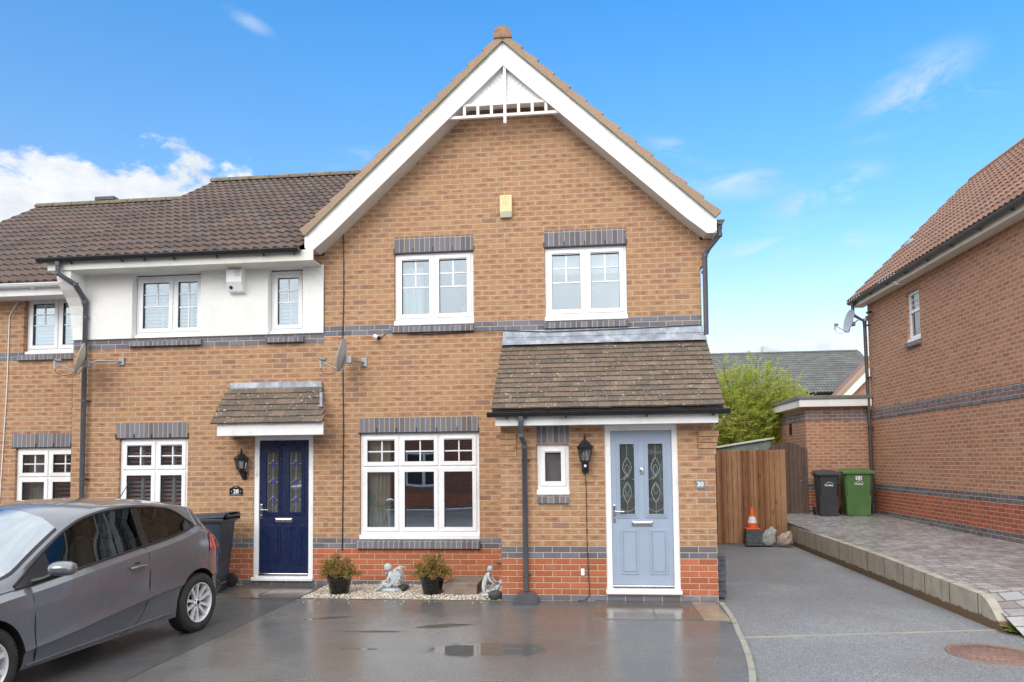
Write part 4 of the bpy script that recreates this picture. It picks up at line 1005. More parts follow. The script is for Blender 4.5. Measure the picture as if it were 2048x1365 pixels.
# ------------------------------------------------------------------ fixtures on the walls
def place(o, loc, rz=0): o.location = loc; o.rotation_euler = (0, 0, rz); return o
def lantern(root, pir=False):
    """local: wall at y=0, lamp in front (-y); z=0 at lamp bottom"""
    gy = -.12
    b = MB(); n = 6; ph = PI/6
    b.lathe([(.115, .255), (.120, .262), (.10, .275), (.062, .315), (.028, .345), (.022, .36)], (0, gy, 0), n, smooth=False, phase=ph)
    b.lathe([(.01, .36), (.018, .372), (.014, .385), (.02, .395), (.012, .41), (.004, .43), (0, .432)], (0, gy, 0), 12)
    b.lathe([(.063, .075), (.078, .080), (.070, .090), (.066, .094)], (0, gy, 0), n, smooth=False, phase=ph); b.lathe([(.066, .09), (0, .09)], (0, gy, 0), n, phase=ph)
    b.lathe([(.098, .225), (.115, .256), (0, .257)], (0, gy, 0), n, smooth=False, phase=ph)
    for k in range(6):
        a = 2*PI*k/6+ph; b.tube([(.066*math.cos(a), gy+.066*math.sin(a), .09), (.099*math.cos(a), gy+.099*math.sin(a), .235)], .0065, 6)
    b.lathe([(0, 0), (.018, .002), (.028, .02), (.04, .045), (.063, .076)], (0, gy, 0), n, smooth=False, phase=ph)
    b.build('lantern_body', BLACKP, root)
    w = MB()
    if pir: w.bevbox(-.045, .045, -.07, -.0, -.06, .07, .01); w.lathe([(0, 0), (.028, .002), (.03, .02), (0, .03)], (0, gy+.0, -.012), 14)
    else: w.bevbox(-.035, .045, -.03, 0, -.09, .05, .008); w.tube([(.0, -.02, -.03), (0, -.07, -.045), (0, gy, -.02), (0, gy, .01)], .012, 8)
    w.build('wall_bracket', BLACKP, root)
    g = MB(); g.lathe([(.058, .092), (.088, .232)], (0, gy, 0), n, smooth=False, phase=ph); g.build('lantern_glass', LGLASS, root)
    u = MB(); u.lathe([(0, .10), (.014, .10), (.015, .135), (.026, .16), (.030, .185), (.020, .208), (0, .215)], (0, gy, 0), 14); u.build('bulb', WHITE, root)
    if pir: s_ = MB(); s_.bevbox(-.014, .014, gy-.05, gy-.03, .01, .04, .005); s_.build('motion_sensor', WHITE, root)
LGLASS = glass_mat('lantern_glass', (.8, .82, .8), .12)
l1 = thing('wall_lantern', 'black six-sided wall lantern between the small porch window and the pale blue door', 'wall lamp')
lantern(l1, True); place(l1, (3.775, PY, 1.655))
m = MB(); m.tube([(0, -.02, -.05), (.01, -.012, -.3), (.008, -.012, -.9), (.022, -.012, -1.4), (.03, -.014, -1.58), (-.02, -.03, -1.64), (-.12, -.03, -1.65)], .0055, 6); m.build('lamp_cable', BLACKP, l1)
l2 = thing('wall_lantern', 'small black wall lantern left of the navy door', 'wall lamp'); lantern(l2); place(l2, (-1.20, .006, 1.60)); l2.scale = (.92, .92, .88)
t_ = MB(); t_.lathe([(0, -.012), (.045, -.012), (.052, 0)], (0, 0, 0), 24, mat=Matrix.Rotation(PI/2, 3, 'X'))
for k in range(-2, 3): t_.box(-.04, .04, .010, .016, k*.016-.003, k*.016+.003)
tag(t_.build('vent_cap', BLACKP, origin=(0, 0, 0)), 'round black vent cap on the porch brickwork beside the lantern', 'vent').location = (3.852, PY-.004, 1.523)
# house number signs
SLATE = pm('slate_plate', (.20, .22, .235), .5); BLK = pm('black_enamel', (.012, .012, .012), .3); LETW = pm('white_lettering', (.85, .86, .87), .4, var=.01)
s = thing('house_number_sign', 'square grey plate reading 30 on the porch brickwork', 'house number', (5.183, PY, 1.437))
m = MB(); m.bevbox(5.183-.055, 5.183+.055, PY-.012, PY-.001, 1.437-.052, 1.437+.052, .003); m.build('plate', SLATE, s); text('numeral', '30', .082, (5.183, PY-.0145, 1.437), LETW, s, depth=.0015, bold=True)
s = thing('house_number_sign', 'black arched enamel plaque reading 28 left of the navy door', 'house number', (-1.325, .006, 1.355))
m = MB(); m.prism([(-1.425, 1.295), (-1.225, 1.295), (-1.225, 1.39), (-1.25, 1.40), (-1.285, 1.425), (-1.325, 1.432), (-1.365, 1.425), (-1.40, 1.40), (-1.425, 1.39)], 'Y', -.006, .005); m.build('plate', BLK, s)
text('numeral', '28', .085, (-1.325, -.0075, 1.347), LETW, s, depth=.0015, bold=True)
m = MB(); m.tube([(-1.40, -.008, 1.306), (-1.25, -.008, 1.306)], .002, 4); m.tube([(-1.345, -.008, 1.408), (-1.325, -.008, 1.417), (-1.305, -.008, 1.408)], .003, 4); m.box(-1.398, -1.388, -.0085, -.006, 1.345, 1.355); m.box(-1.262, -1.252, -.0085, -.006, 1.345, 1.355); m.build('plate_ornament', LETW, s)
# bell boxes
YEL = pm('yellowed_plastic', (.72, .60, .30), .45, var=.05, dirt=(.76, .70, .48), dscale=9); PINK = pm('faded_print', (.45, .40, .25), .6)
s = thing('alarm_box', 'faded cream burglar alarm bell box high on the gable', 'alarm box', (2.70, 0, 5.4))
m = MB(); m.prism([(0, 5.24), (0, 5.555), (-.055, 5.555), (-.075, 5.53), (-.075, 5.31), (-.05, 5.24)], 'X', 2.615, 2.785); m.build('bell_cover', YEL, s)
m = MB(); m.prism([(-.052, 5.235), (-.077, 5.308), (-.079, 5.308), (-.054, 5.232)], 'X', 2.62, 2.78); m.build('strobe_lens', pm('lens', (.62, .62, .5), .2), s)
m = MB()
for (dx_, dz_), w_, h_ in (((0, .115), .03, .008), ((0, .09), .008, .012), ((0, .065), .014, .008), ((-.03, .02), .02, .008), ((.0, .02), .01, .012), ((.02, .021), .014, .01), ((.04, .02), .012, .008), ((.01, -.005), .045, .008)):
    m.box(2.70+dx_-w_/2, 2.70+dx_+w_/2, -.0765, -.0748, 5.405+dz_, 5.405+dz_+h_)
m.build('faded_lettering', PINK, s)
m = MB(); m.tube([(2.655, -.0755, 5.53), (2.66, -.0755, 5.47), (2.70, -.0755, 5.43), (2.74, -.0755, 5.47), (2.745, -.0755, 5.53)], .0015, 4); m.build('shield_outline', PINK, s)
s = thing('alarm_box', 'white box alarm with blue lens on the rendered wall', 'alarm box', (-1.31, -.02, 4.5))
m = MB(); m.prism([(-.022, 4.27), (-.022, 4.65), (-.115, 4.64), (-.165, 4.60), (-.165, 4.42), (-.10, 4.29)], 'X', -1.43, -1.20); m.build('bell_cover', WHITE, s)
m = MB(); m.lathe([(0, .018), (.02, .015), (.03, 0)], (-1.375, -.125, 4.345), 16, mat=Matrix.Rotation(PI/2+.5, 3, 'X')); m.build('blue_lens', pm('blue_lens', (.015, .02, .22), .1), s)
m = MB()
for k in range(5): m.box(-1.30, -1.215, -.1665, -.1645, 4.50+k*.022, 4.508+k*.022)
m.build('louvre', pm('louvre', (.4, .4, .42), .6), s)
s = thing('security_camera', 'small white bullet camera with black lens under the upper left window of the gabled house', 'camera', (.84, -.05, 3.54))
m = MB(); m.tube([(.775, -.06, 3.575), (.845, -.11, 3.535)], .028, 14); m.tube([(.80, 0, 3.565), (.80, -.06, 3.562)], .012, 8); m.build('camera_body', WHITE, s)
m = MB(); m.tube([(.843, -.1085, 3.536), (.862, -.122, 3.525)], .030, 14); m.tube([(.85, -.01, 3.55), (.88, -.006, 3.58), (.93, -.004, 3.61)], .004, 6); m.build('lens_hood', BLACKP, s)
s = thing('cable_clip_box', 'small white junction clip on the red brick course of the porch', 'clip', (3.725, PY, .36))
m = MB(); m.bevbox(3.70, 3.745, PY-.02, PY, .315, .40, .004); m.build('clip_cover', WHITE, s)

# satellite dishes
DISHG = pm('dish_grey', (.40, .42, .45), .45, .2, var=.06); DISHW = pm('dish_pale', (.52, .51, .48), .5, var=.1, dirt=(.3, .33, .25))
def dish(name, label, loc, face, w, h, mat, arm_len=.42, wallpt=None, group=None, elbow=None):
    """loc = dish centre, face = direction the dish looks towards"""
    root = thing(name, label, 'satellite dish', loc)
    f = Vector(face).normalized(); r = f.cross(Vector((0, 0, 1))).normalized(); u = r.cross(f).normalized(); c = Vector(loc)
    m = MB(); n = 28; rings = 6
    vs = [c-f*.0]; 
    def pt(q, a, off): return c + r*(w/2*q*math.cos(a)) + u*(h/2*q*math.sin(a)) + f*(.055*q*q+off)
    for off in (0, -.004):
        b = len(m.v)
        vs = [c+f*off]+[pt(k/rings, 2*PI*i/n, off) for k in range(1, rings+1) for i in range(n)]
        fs = [(0, 1+i, 1+(i+1) % n) for i in range(n)]+[(1+k*n+i, 1+(k+1)*n+i, 1+(k+1)*n+(i+1) % n, 1+k*n+(i+1) % n) for k in range(rings-1) for i in range(n)]
        m.add(vs, fs, 0, True)
    m.tube([pt(1, 2*PI*i/n, -.002) for i in range(n+1)], .0055, 6, caps=False)
    m.build('reflector', mat, root)
    a0 = c-u*(h/2)*.96+f*.03; a1 = c-u*(h/2*.62)+f*arm_len
    m = MB(); m.tube([c-f*.03-u*.05, a0-f*.03, a0, a1], .010, 8)
    m.tube([a1+u*.02, a1-f*.03-u*.10], .018, 8); cb = a1-f*.03-u*.10
    m.build('lnb_arm', DISHG, root)
    m = MB(); m.tube([a1+u*.035-f*.075, a1+u*.02+f*.01], [.03, .022], 12); m.build('lnb', pm('lnb_grey', (.2, .2, .21), .5) if 'lnb_grey' not in bpy.data.materials else bpy.data.materials['lnb_grey'], root)
    m = MB(); m.tube([cb, cb-u*.06-f*.05, (cb+a0)/2-u*.07, a0], .004, 6); m.build('coax_cable', BLACKP, root)
    m = MB(); bk = c-f*.07-u*.05
    if wallpt:
        wp = Vector(wallpt); e = Vector(elbow) if elbow else (bk+wp)/2
        m.tube([bk, e, wp], .016, 10); m.bevbox(wp.x-.045, wp.x+.045, wp.y-.012, wp.y+.012, wp.z-.06, wp.z+.06, .004)
    m.bevbox(bk.x-.04, bk.x+.04, bk.y-.04, bk.y+.04, bk.z-.05, bk.z+.05, .006)
    m.build('dish_bracket', GALV, root)
    return root
dish('satellite_dish', 'pale oval satellite dish in front of the grey downpipe of the rendered house', (-3.50, -.36, 3.30), (-.84, -.5, .26), .46, .46, DISHW, .34, (-3.15, -.01, 3.31), elbow=(-3.34, -.28, 3.29))
dish('satellite_dish', 'grey satellite dish seen edge-on beside the black cable of the gabled house', (.43, -.33, 3.26), (-.985, -.12, .20), .44, .46, DISHG, .33, (.60, -.01, 3.20))
dish('satellite_dish', 'grey satellite dish high on the far corner of the right-hand brick house', (10.06, 7.66, 4.98), (-.98, -.10, .22), .50, .56, DISHG, .36, (10.40, 7.55, 5.02), elbow=(10.2, 7.62, 5.0))
s = thing('security_camera', 'small dark bullet camera under the eaves of the right-hand house', 'camera', (10.35, 7.3, 5.1))
m = MB(); m.tube([(10.43, 7.30, 5.12), (10.34, 7.30, 5.11)], .012, 8); m.tube([(10.33, 7.36, 5.12), (10.33, 7.18, 5.10)], .03, 12); m.build('camera_body', BLACKP, s)

# rainwater shoe below the porch downpipe
s = MB(); s.prism([(2.86, 0.0), (3.18, 0.0), (3.165, .055), (3.115, .115), (2.925, .115), (2.875, .055)], 'Y', -1.31, -1.0)
for k in range(4): s.box(2.90+k*.07, 2.93+k*.07, -1.314, -1.309, .005, .05)
tag(s.build('drain_cover', GREYP, origin=(3.02, -1.15, 0)), 'grey plastic drain hood at the foot of the porch downpipe', 'drain cover')

# ------------------------------------------------------------------ wheelie bins
def wheelie_bin(label, col, loc, rz, wd=.50, dp=.62, ht=1.0, marks=True, num=None, lidcol=None, tilt=0):
    """front at -y; z=0 ground"""
    root = thing('wheelie_bin', label, 'wheelie bin')
    m = MB(); w0, w1 = wd*.41, wd*.5; f0, f1 = -dp*.36, -dp*.5; b0, b1 = dp*.30, dp*.46
    def ringp(w, f, b, z, c=.05): return [(-w+c, f, z), (w-c, f, z), (w, f+c, z), (w, b-c*.5, z), (w-c*.5, b, z), (-w+c*.5, b, z), (-w, b-c*.5, z), (-w, f+c, z)]
    L = [ringp(w0*.96, f0+.01, b0, .0), ringp(w0, f0, b0, .04), ringp(w0+(w1-w0)*.9, f0+(f1-f0)*.9, b0+(b1-b0)*.9, ht*.9), ringp(w1+.012, f1-.012, b1+.01, ht*.905), ringp(w1+.016, f1-.016, b1+.012, ht*.945), ringp(w1, f1, b1, ht*.945)]
    v = [p for r in L for p in r]; fs = [tuple(range(7, -1, -1))]
    for i in range(len(L)-1): fs += [(i*8+k, i*8+(k+1) % 8, (i+1)*8+(k+1) % 8, (i+1)*8+k) for k in range(8)]
    m.add(v, fs)
    # moulded front ribs and foot
    for sx in (-1, 1): m.add([(sx*w0*.55, f0-.006, .02), (sx*w0*.95, f0-.006, .02), (sx*w0*1.05, f0+(f1-f0)*.45-.004, ht*.45), (sx*w0*.75, f0+(f1-f0)*.45-.004, ht*.45)], [(0, 1, 2, 3) if sx == 1 else (3, 2, 1, 0)])
    m.build('bin_body', col, root)
    d = MB(); lz = ht*.945
    def lid(u, v_):
        x = (u-.5)*(wd+.07); y = -dp/2-.035+v_*(dp+.06)
        e = min(1, 6*min(u, 1-u, v_, 1.15-v_)); return (x, y, lz+.012+.045*math.sqrt(max(0, e))+.008*math.sin(u*PI)+(.03*v_))
    d.grid(lid, 24, 20)
    d.bevbox(-(wd+.07)/2, (wd+.07)/2, -dp/2-.037, -dp/2-.012, lz-.028, lz+.018, .006); 
    for sx in (-1, 1): d.bevbox(*sorted((sx*(wd+.07)/2, sx*((wd+.07)/2-.016))), -dp/2-.03, dp/2+.02, lz-.018, lz+.022, .005)
    d.bevbox(-wd*.42, wd*.42, dp*.30, dp*.42, lz+.055, lz+.085, .012)
    for sx in (-1, 1): d.bevbox(*sorted((sx*wd*.30, sx*wd*.38)), dp*.40, dp*.58, lz+.03, lz+.075, .01)
    d.tube([(-wd*.4, dp*.56, lz+.045), (wd*.4, dp*.56, lz+.045)], .016, 8)
    d.build('lid', lidcol or col, root)
    for sx in (-1, 1):
        q = MB(); q.lathe([(0, -.022), (.07, -.022), (.095, -.018), (.10, -.008), (.10, .012), (.095, .020), (.07, .022), (.06, .012), (.02, .012), (0, .018)], (sx*(w0+.045), b0+.02, .10), 24, mat=Matrix.Rotation(PI/2*sx, 3, 'Y')); q.build('bin_wheel', RUBBER, root)
    q = MB(); q.tube([(-w0-.05, b0+.02, .10), (w0+.05, b0+.02, .10)], .012, 8); q.build('axle', STEEL, root)
    if marks:
        zt = ht*.70; sl_ = (f0-f1)/(ht*.9); yy = f0-(zt/(ht*.9))*(f0-f1)-.004
        me_ = text_mesh('Dudley', .062, .0012, bold=True); me_.transform(Matrix.Translation((0, yy, zt)) @ Matrix.Rotation(PI/2+math.atan(sl_), 4, 'X')); link_mesh('council_mark', me_, LETW, root)
        a = MB(); a.tube([(-.055+.15*k/10, yy-.002-sl_*(.03+.05*math.sin(PI*k/10)), zt+.022+.048*math.sin(PI*(k+1)/11)) for k in range(11)], .0045, 5); a.build('council_arc', LETW, root)
    if num:
        zt = ht*.83; yy = f0-(zt/(ht*.9))*(f0-f1)-.003
        for i, ch in enumerate(num):
            xx = (i-.5*(len(num)-1))*.066
            a = MB(); a.box(xx-.031, xx+.031, yy-.004, yy, zt-.042, zt+.042); a.build('number_sticker', LETW, root); text('numeral', ch, .085, (xx, yy-.0055, zt), BLK, root, depth=.0008, bold=True)
    root.location = loc; root.rotation_euler = (tilt, 0, rz); return root
GREYB = pm('dark_grey_bin', (.035, .038, .045), .42, var=.1, scale=3, dirt=(.08, .08, .08)); GREENB = pm('green_bin', (.072, .165, .05), .42, var=.06, scale=3, dirt=(.13, .22, .10)); NAVYB = pm('blue_grey_bin', (.026, .036, .056), .4, var=.08, scale=3, dirt=(.09, .10, .12))
wheelie_bin('dark grey wheelie bin with white council mark beside the green bin', GREYB, (9.20, 7.10, .435), -.10, .46, .56, 1.0, True)
wheelie_bin('green wheelie bin with white number 32 stickers by the brown downpipe', GREENB, (9.85, 7.12, .44), -.12, .60, .62, 1.03, True, '32')
wheelie_bin('dark blue-grey wheelie bin standing behind the grey car', NAVYB, (-1.45, -.50, .004), -PI/2+.08, .52, .58, 1.04, False)

# ------------------------------------------------------------------ fence, gate, shed
def wood_mat(name, cols, zdamp=None, knots=True):
    m, t, S, out, b = newmat(name); P = t.obj(); x, y, z = t.xyz(P)
    bd = t.math('FLOOR', t.math('DIVIDE', t.math('ADD', x, y), .107)); rv = t.white(t.comb(bd, 2., 3.))
    c = t.ramp(rv, [(i/len(cols), k) for i, k in enumerate(cols)], 'CONSTANT')
    g = t.noise(t.comb(t.math('MULTIPLY', t.math('ADD', x, y), 14), t.math('MULTIPLY', bd, 3.7), t.math('MULTIPLY', z, 1.3)), 3, 5, .65, dist=.4)
    c = t.mix(1, c, t.ramp(g, [(.3, (.66, .62, .58)), (.7, (1.25, 1.2, 1.15))]), 'MULTIPLY')
    if knots:
        vo = t.n('ShaderNodeTexVoronoi'); t.put(vo.inputs['Vector'], t.comb(t.math('ADD', x, y), bd, t.math('MULTIPLY', z, .55))); vo.inputs['Scale'].default_value = 4.2
        c = t.mix(t.rng(vo.outputs['Distance'], .05, .13, .8, 0), c, (.09, .035, .015))
    c = t.mix(t.rng(t.noise(P, 1.4, 4), .45, .75, 0, .45), c, tuple(v*.5 for v in cols[0]))
    S('Base Color', c); S('Roughness', .75); S('Specular IOR Level', .3); S('Normal', t.bump(g, .004, .6)); return m
FENCE = wood_mat('brown_fence_wood', [(.36, .205, .11), (.44, .265, .15), (.33, .18, .095), (.40, .24, .135), (.28, .135, .068), (.38, .215, .12)]); GATEW = wood_mat('grey_brown_gate_wood', [(.13, .092, .078), (.155, .115, .10), (.115, .078, .066)], knots=False)
F = thing('board_fence', 'brown close-boarded wooden fence between the gabled house and the paved drive', 'fence', (6.6, 5.4, 0))
m = MB(); x_ = 5.30; R = random.Random(8); k = 0
while x_ < 7.85:
    j = R.uniform(-.004, .004)
    m.add([(x_-.012, 5.362+j, .0), (x_+.107, 5.392+j, .0), (x_+.107, 5.396, .0), (x_-.012, 5.392, 0), (x_-.012, 5.362+j, 1.925+j*2), (x_+.107, 5.392+j, 1.925+j*2), (x_+.107, 5.396, 1.925), (x_-.012, 5.392, 1.925)], [(0, 1, 5, 4), (1, 2, 6, 5), (2, 3, 7, 6), (3, 0, 4, 7), (4, 5, 6, 7)])
    x_ += .107; k += 1
m.build('fence_boards', FENCE, F, origin=(5.3, 5.4, 0)) if False else m.build('fence_boards', FENCE, F)
m = MB()
for z_ in (.3, 1.0, 1.65): m.bevbox(5.3, 7.87, 5.40, 5.46, z_, z_+.07, .005)
m.build('fence_rail', FENCE, F)
for px_ in (5.45, 7.83): m = MB(); m.bevbox(px_-.04, px_+.04, 5.405, 5.485, -.02, 1.90, .006); m.build('fence_post', FENCE, F)
GT = thing('garden_gate', 'weathered grey-brown wooden gate with arched top beside the garage', 'gate', (8.55, 7.66, .43))
m = MB(); x_ = 8.04; R = random.Random(3)
while x_ < 8.87:
    xa, xb = x_+.003, min(x_+.095, 8.875)
    arch = lambda q: 1.93+.20*max(0, 1-((q-8.46)/.42)**2)**.6
    m.add([(xa, 7.64, .40), (xb, 7.64, .40), (xb, 7.64, arch(xb)), (xa, 7.64, arch(xa)), (xa, 7.665, .40), (xb, 7.665, .40), (xb, 7.665, arch(xb)), (xa, 7.665, arch(xa))], [(0, 1, 2, 3), (1, 5, 6, 2), (4, 0, 3, 7), (3, 2, 6, 7)]); x_ += .098
m.build('gate_boards', GATEW, GT)
m = MB(); m.bevbox(8.875, 8.945, 7.60, 7.67, .38, 1.98, .006); m.build('gate_post', GATEW, GT)
m = MB(); m.bevbox(8.79, 8.81, 7.622, 7.64, 1.30, 1.36, .003); m.bevbox(8.775, 8.83, 7.628, 7.64, 1.18, 1.22, .003); m.bevbox(8.795, 8.815, 7.622, 7.64, 1.05, 1.13, .003); m.build('gate_latch', STEEL, GT)
SH = thing('garden_shed', 'low grey-green shed roof edge showing above the wooden fence', 'shed', (7.4, 8.6, .3))
SHM = pm('shed_panel', (.20, .24, .23), .6, var=.2, coords='pos', dirt=(.12, .14, .12))
m = MB(); m.prism([(5.6, .2), (8.22, .2), (8.22, 2.19), (5.6, 1.78)], 'Y', 8.05, 9.4); m.build('shed_wall', SHM, SH)
m = MB(); m.prism([(5.4, 1.775), (8.30, 2.225), (8.30, 2.26), (5.4, 1.81)], 'Y', 7.98, 9.5); m.build('shed_roof', pm('shed_trim', (.55, .57, .52), .6, dirt=(.25, .27, .2), coords='pos'), SH)

# ------------------------------------------------------------------ cone, block stacks, sacks
ORNG = pm('orange_cone', (.80, .13, .015), .45, var=.05, dirt=(.5, .12, .03)); REFL = pm('cone_white_sleeve', (.78, .78, .77), .35, var=.03)
CN = thing('traffic_cone', 'orange traffic cone with white sleeve on top of the block stack by the fence', 'traffic cone', (7.10, 5.10, .32))
m = MB(); m.bevbox(6.965, 7.235, 4.965, 5.235, .318, .345, .01); m.lathe([(.10, .343), (.10, .35), (.092, .45)], (7.10, 5.10, 0), 24); m.lathe([(.062, .575), (.03, .735), (.024, .748), (.012, .748), (.01, .735)], (7.10, 5.10, 0), 24); m.build('cone_body', ORNG, CN)
m = MB(); m.lathe([(.0925, .449), (.061, .578)], (7.10, 5.10, 0), 24); m.build('reflective_sleeve', REFL, CN)
PAV = pm('charcoal_block', (.10, .11, .125), .85, var=.3, scale=14, bump=.5, coords='pos')
def block_stack(label, x, y, n, w, d, h, R, cols=1):
    st = []
    for k in range(n):
        jx, jy, jr = R.uniform(-.006, .006), R.uniform(-.008, .008), R.uniform(-.03, .03)
        for c in range(cols):
            m = MB(); m.bevbox(-w/2, w/2, -d/2, d/2, .001, h-.001, .006)
            o = m.build('paving_block', PAV, origin=(0, 0, 0)); o.location = (x+jx, y+jy, k*h); o.rotation_euler = (0, 0, jr); st.append(o)
            tag(o, label(k, n), 'paving block', 'charcoal paving blocks in stacks')
    return st
R = random.Random(6)
ordn = ['bottom', 'second from bottom', 'third from bottom', 'fourth from bottom', 'fifth from bottom', 'sixth from bottom', 'seventh from bottom', 'eighth from bottom', 'ninth from bottom']
block_stack(lambda k, n: ('topmost' if k == n-1 else ordn[k])+' charcoal block of the stack under the traffic cone', 7.11, 5.10, 6, .32, .24, .053, R)
block_stack(lambda k, n: ('topmost' if k == n-1 else ordn[k])+' dark block of the stack against the porch side wall', 5.455, -.56, 8, .145, .21, .066, R)
def sack(label, loc, size, mat, rz, seed):
    R = random.Random(seed); m = MB()
    def f(u, v):
        a = u*2*PI; ph = (v-.5)*PI; r = math.cos(ph)**.6 if math.cos(ph) > 0 else 0
        p = Vector((r*math.cos(a), r*math.sin(a), math.sin(ph)))
        n_ = mnoise.noise(p*1.8+Vector((seed, 0, 0)))*.25+abs(mnoise.noise(p*4.5+Vector((0, seed, 0))))*.22
        p = p*(1+n_)
        return (p.x*size[0], p.y*size[1], max(.002, (p.z+.92)*size[2]*(1+.3*p.x)))
    m.grid(f, 40, 24)
    o = m.build('rubble_sack', mat, origin=(0, 0, 0)); o.location = loc; o.rotation_euler = (0, 0, rz)
    return tag(o, label, 'sack')
SK = pm('grey_sack', (.36, .37, .35), .5, var=.2, scale=8, dirt=(.18, .17, .12), dscale=6); SK2 = pm('dirty_pink_sack', (.42, .33, .27), .55, var=.2, scale=8, dirt=(.14, .14, .08), dscale=6)
sack('pale grey rubble sack on the asphalt between the block stack and the other sack', (7.40, 5.05, 0), (.155, .12, .155), SK, .3, 3); sack('dirty pinkish-green rubble sack slumped against the retaining wall end', (7.70, 4.98, 0), (.15, .11, .13), SK2, -.2, 9)

# ------------------------------------------------------------------ gravel bed and what stands on it
def pebbles():
    R = random.Random(11); base = bmesh.new(); bmesh.ops.create_icosphere(base, subdivisions=1, radius=1)
    bv = [v.co.copy() for v in base.verts]; bf = [tuple(v.index for v in f.verts) for f in base.faces]; base.free()
    m = MB(); 
    for i in range(6200):
        x = R.uniform(.08, 2.67); y = R.uniform(-1.0, -.015); e = 0
        if x < .08+.02*R.random(): continue
        edge = min((y+1.0)/.06, 1, (x-.06)/.05)
        r = R.uniform(.007, .0145); z = .004+R.uniform(0, .022)*max(.1, edge)+.012*mnoise.noise(Vector((x*3, y*3, 0)))
        q = Matrix.Rotation(R.uniform(0, 6.3), 3, 'Z') @ Matrix.Rotation(R.uniform(-.6, .6), 3, 'X') @ Matrix.Diagonal((r*R.uniform(1, 1.5), r, r*R.uniform(.55, .8)))
        m.add([(q @ v)*(1+.0)+Vector((x, y, max(.003, z))) for v in bv], bf, R.choice((0, 0, 0, 1, 1, 2, 3)))
    for k in range(14):                 # a few strays on the wet asphalt
        x, y = R.uniform(.2, 2.6), R.uniform(-1.35, -1.03); r = .008
        m.add([v*r+Vector((x, y, .008)) for v in bv], bf, 0)
    return m
PB = [pm('pebble_white', (.66, .62, .55), .7, var=.15, scale=30), pm('pebble_cream', (.56, .49, .38), .7, var=.15, scale=30), pm('pebble_grey', (.42, .40, .37), .7, var=.2, scale=30), pm('pebble_tan', (.46, .33, .22), .7, var=.2, scale=30)]
o = pebbles().build('gravel', PB); tag(o, 'white and cream gravel bed along the foot of the house wall', 'gravel', kind='stuff')
sheet('gravel_base', [(.06, -1.01), (2.70, -1.05), (2.70, 0), (.06, 0)], .003, pm('gravel_base', (.30, .27, .22), .9, var=.3, scale=40, coords='pos'))
# timber crate lid / low step
CR = thing('wooden_step', 'low weathered wooden step on the gravel below the big window', 'step', (2.13, -.45, 0))
WG = pm('weathered_timber', (.22, .165, .13), .8, var=.22, scale=5, bump=.4, dirt=(.30, .25, .21), coords='pos')
m = MB()
for k in range(3): m.bevbox(1.90+.015*k, 2.36, -.78+.22*k, -.565+.22*k, .145, .165, .004)
m.build('step_top', WG, CR)
m = MB(); m.bevbox(1.92, 2.35, -.775, -.755, .02, .145, .003); m.bevbox(1.92, 1.94, -.755, -.13, .02, .145, .003); m.bevbox(2.33, 2.35, -.755, -.13, .02, .145, .003); m.build('step_side', WG, CR)
# cherub ornaments
STONE = pm('pale_blue_grey_stone', (.47, .51, .52), .8, var=.22, scale=26, bump=.6, bscale=120, dirt=(.22, .25, .26), dscale=14)
ROCK = pm('dark_rock', (.07, .07, .065), .9, var=.35, scale=20, bump=.9)
def head(m, c, r, yaw, tilt):
    """small sculpted head: skull, face, nose, ears and curly hair"""
    M_ = Matrix.Rotation(yaw, 3, 'Z') @ Matrix.Rotation(tilt, 3, 'X'); c = Vector(c)
    def f(u, v):
        a = u*2*PI; ph = (v-.5)*PI; p = Vector((math.cos(ph)*math.cos(a)*.86, math.cos(ph)*math.sin(a), math.sin(ph)*1.02))
        fr = max(0, -p.y)
        if fr > 0:
            p.y += -.10*math.exp(-((p.x/.16)**2+((p.z+.12)/.16)**2))*1.6            # nose
            p.y += .09*math.exp(-(((abs(p.x)-.33)/.14)**2+((p.z-.06)/.12)**2))         # eye sockets
            p.y += .05*math.exp(-((p.x/.25)**2+((p.z+.40)/.05)**2))                    # mouth
            p.y -= .05*math.exp(-((p.x/.25)**2+((p.z+.62)/.14)**2))                    # chin
            p.x *= 1+.10*math.exp(-((p.z+.35)/.25)**2)
        hair = 1 if (p.z > .30-.5*p.y*-1*0 and (p.y > -.62 or p.z > .55)) or p.y > .1 else 0
        if hair: p *= 1.07+.09*abs(math.sin(9*a+4*ph))*abs(math.sin(8*ph+2*a))
        return tuple(M_ @ (p*r)+c)
    m.grid(f, 48, 32)
    for s_ in (-1, 1): m.lathe([(0, 0), (.16*r, .04*r), (.20*r, .0), (.12*r, -.05*r)], tuple(M_ @ Vector((s_*.88*r, .02*r, -.05*r))+c), 10, mat=M_ @ Matrix.Rotation(PI/2*s_, 3, 'Y'))
def wing(m, root_, d_out, d_up, ln, wd, n=5):
    root_ = Vector(root_); a = Vector(d_out).normalized(); b = Vector(d_up).normalized(); nn = a.cross(b).normalized()
    for k in range(n):
        t0 = k/(n-1); st = root_+b*(ln*.35*(1-t0)); dr = (a*(.35+.35*(1-t0))-b*(.55+.5*t0)).normalized()
        L_ = ln*(.75+.25*math.sin(PI*t0)); off = nn*(.006*k)
        P_ = [st+off+dr*L_*q+b.cross(nn)*(wd*.5*math.sin(PI*min(1, q+.12)))*s_ for q in (0, .25, .5, .75, 1) for s_ in (-1, 1)]
        Q_ = [p+nn*.010 for p in P_]; f = []
        for i in range(4): f += [(2*i, 2*i+2, 2*i+3, 2*i+1), (10+2*i+1, 10+2*i+3, 10+2*i+2, 10+2*i), (2*i, 10+2*i, 12+2*i, 2*i+2), (2*i+1, 2*i+3, 13+2*i, 11+2*i)]
        m.add(P_+Q_, f, 0, False)
    m.tube([root_-b*.02, root_+b*ln*.25+a*.01, root_+b*ln*.42+a*.04, root_+b*ln*.36+a*.09], [.014, .018, .016, .008], 8)
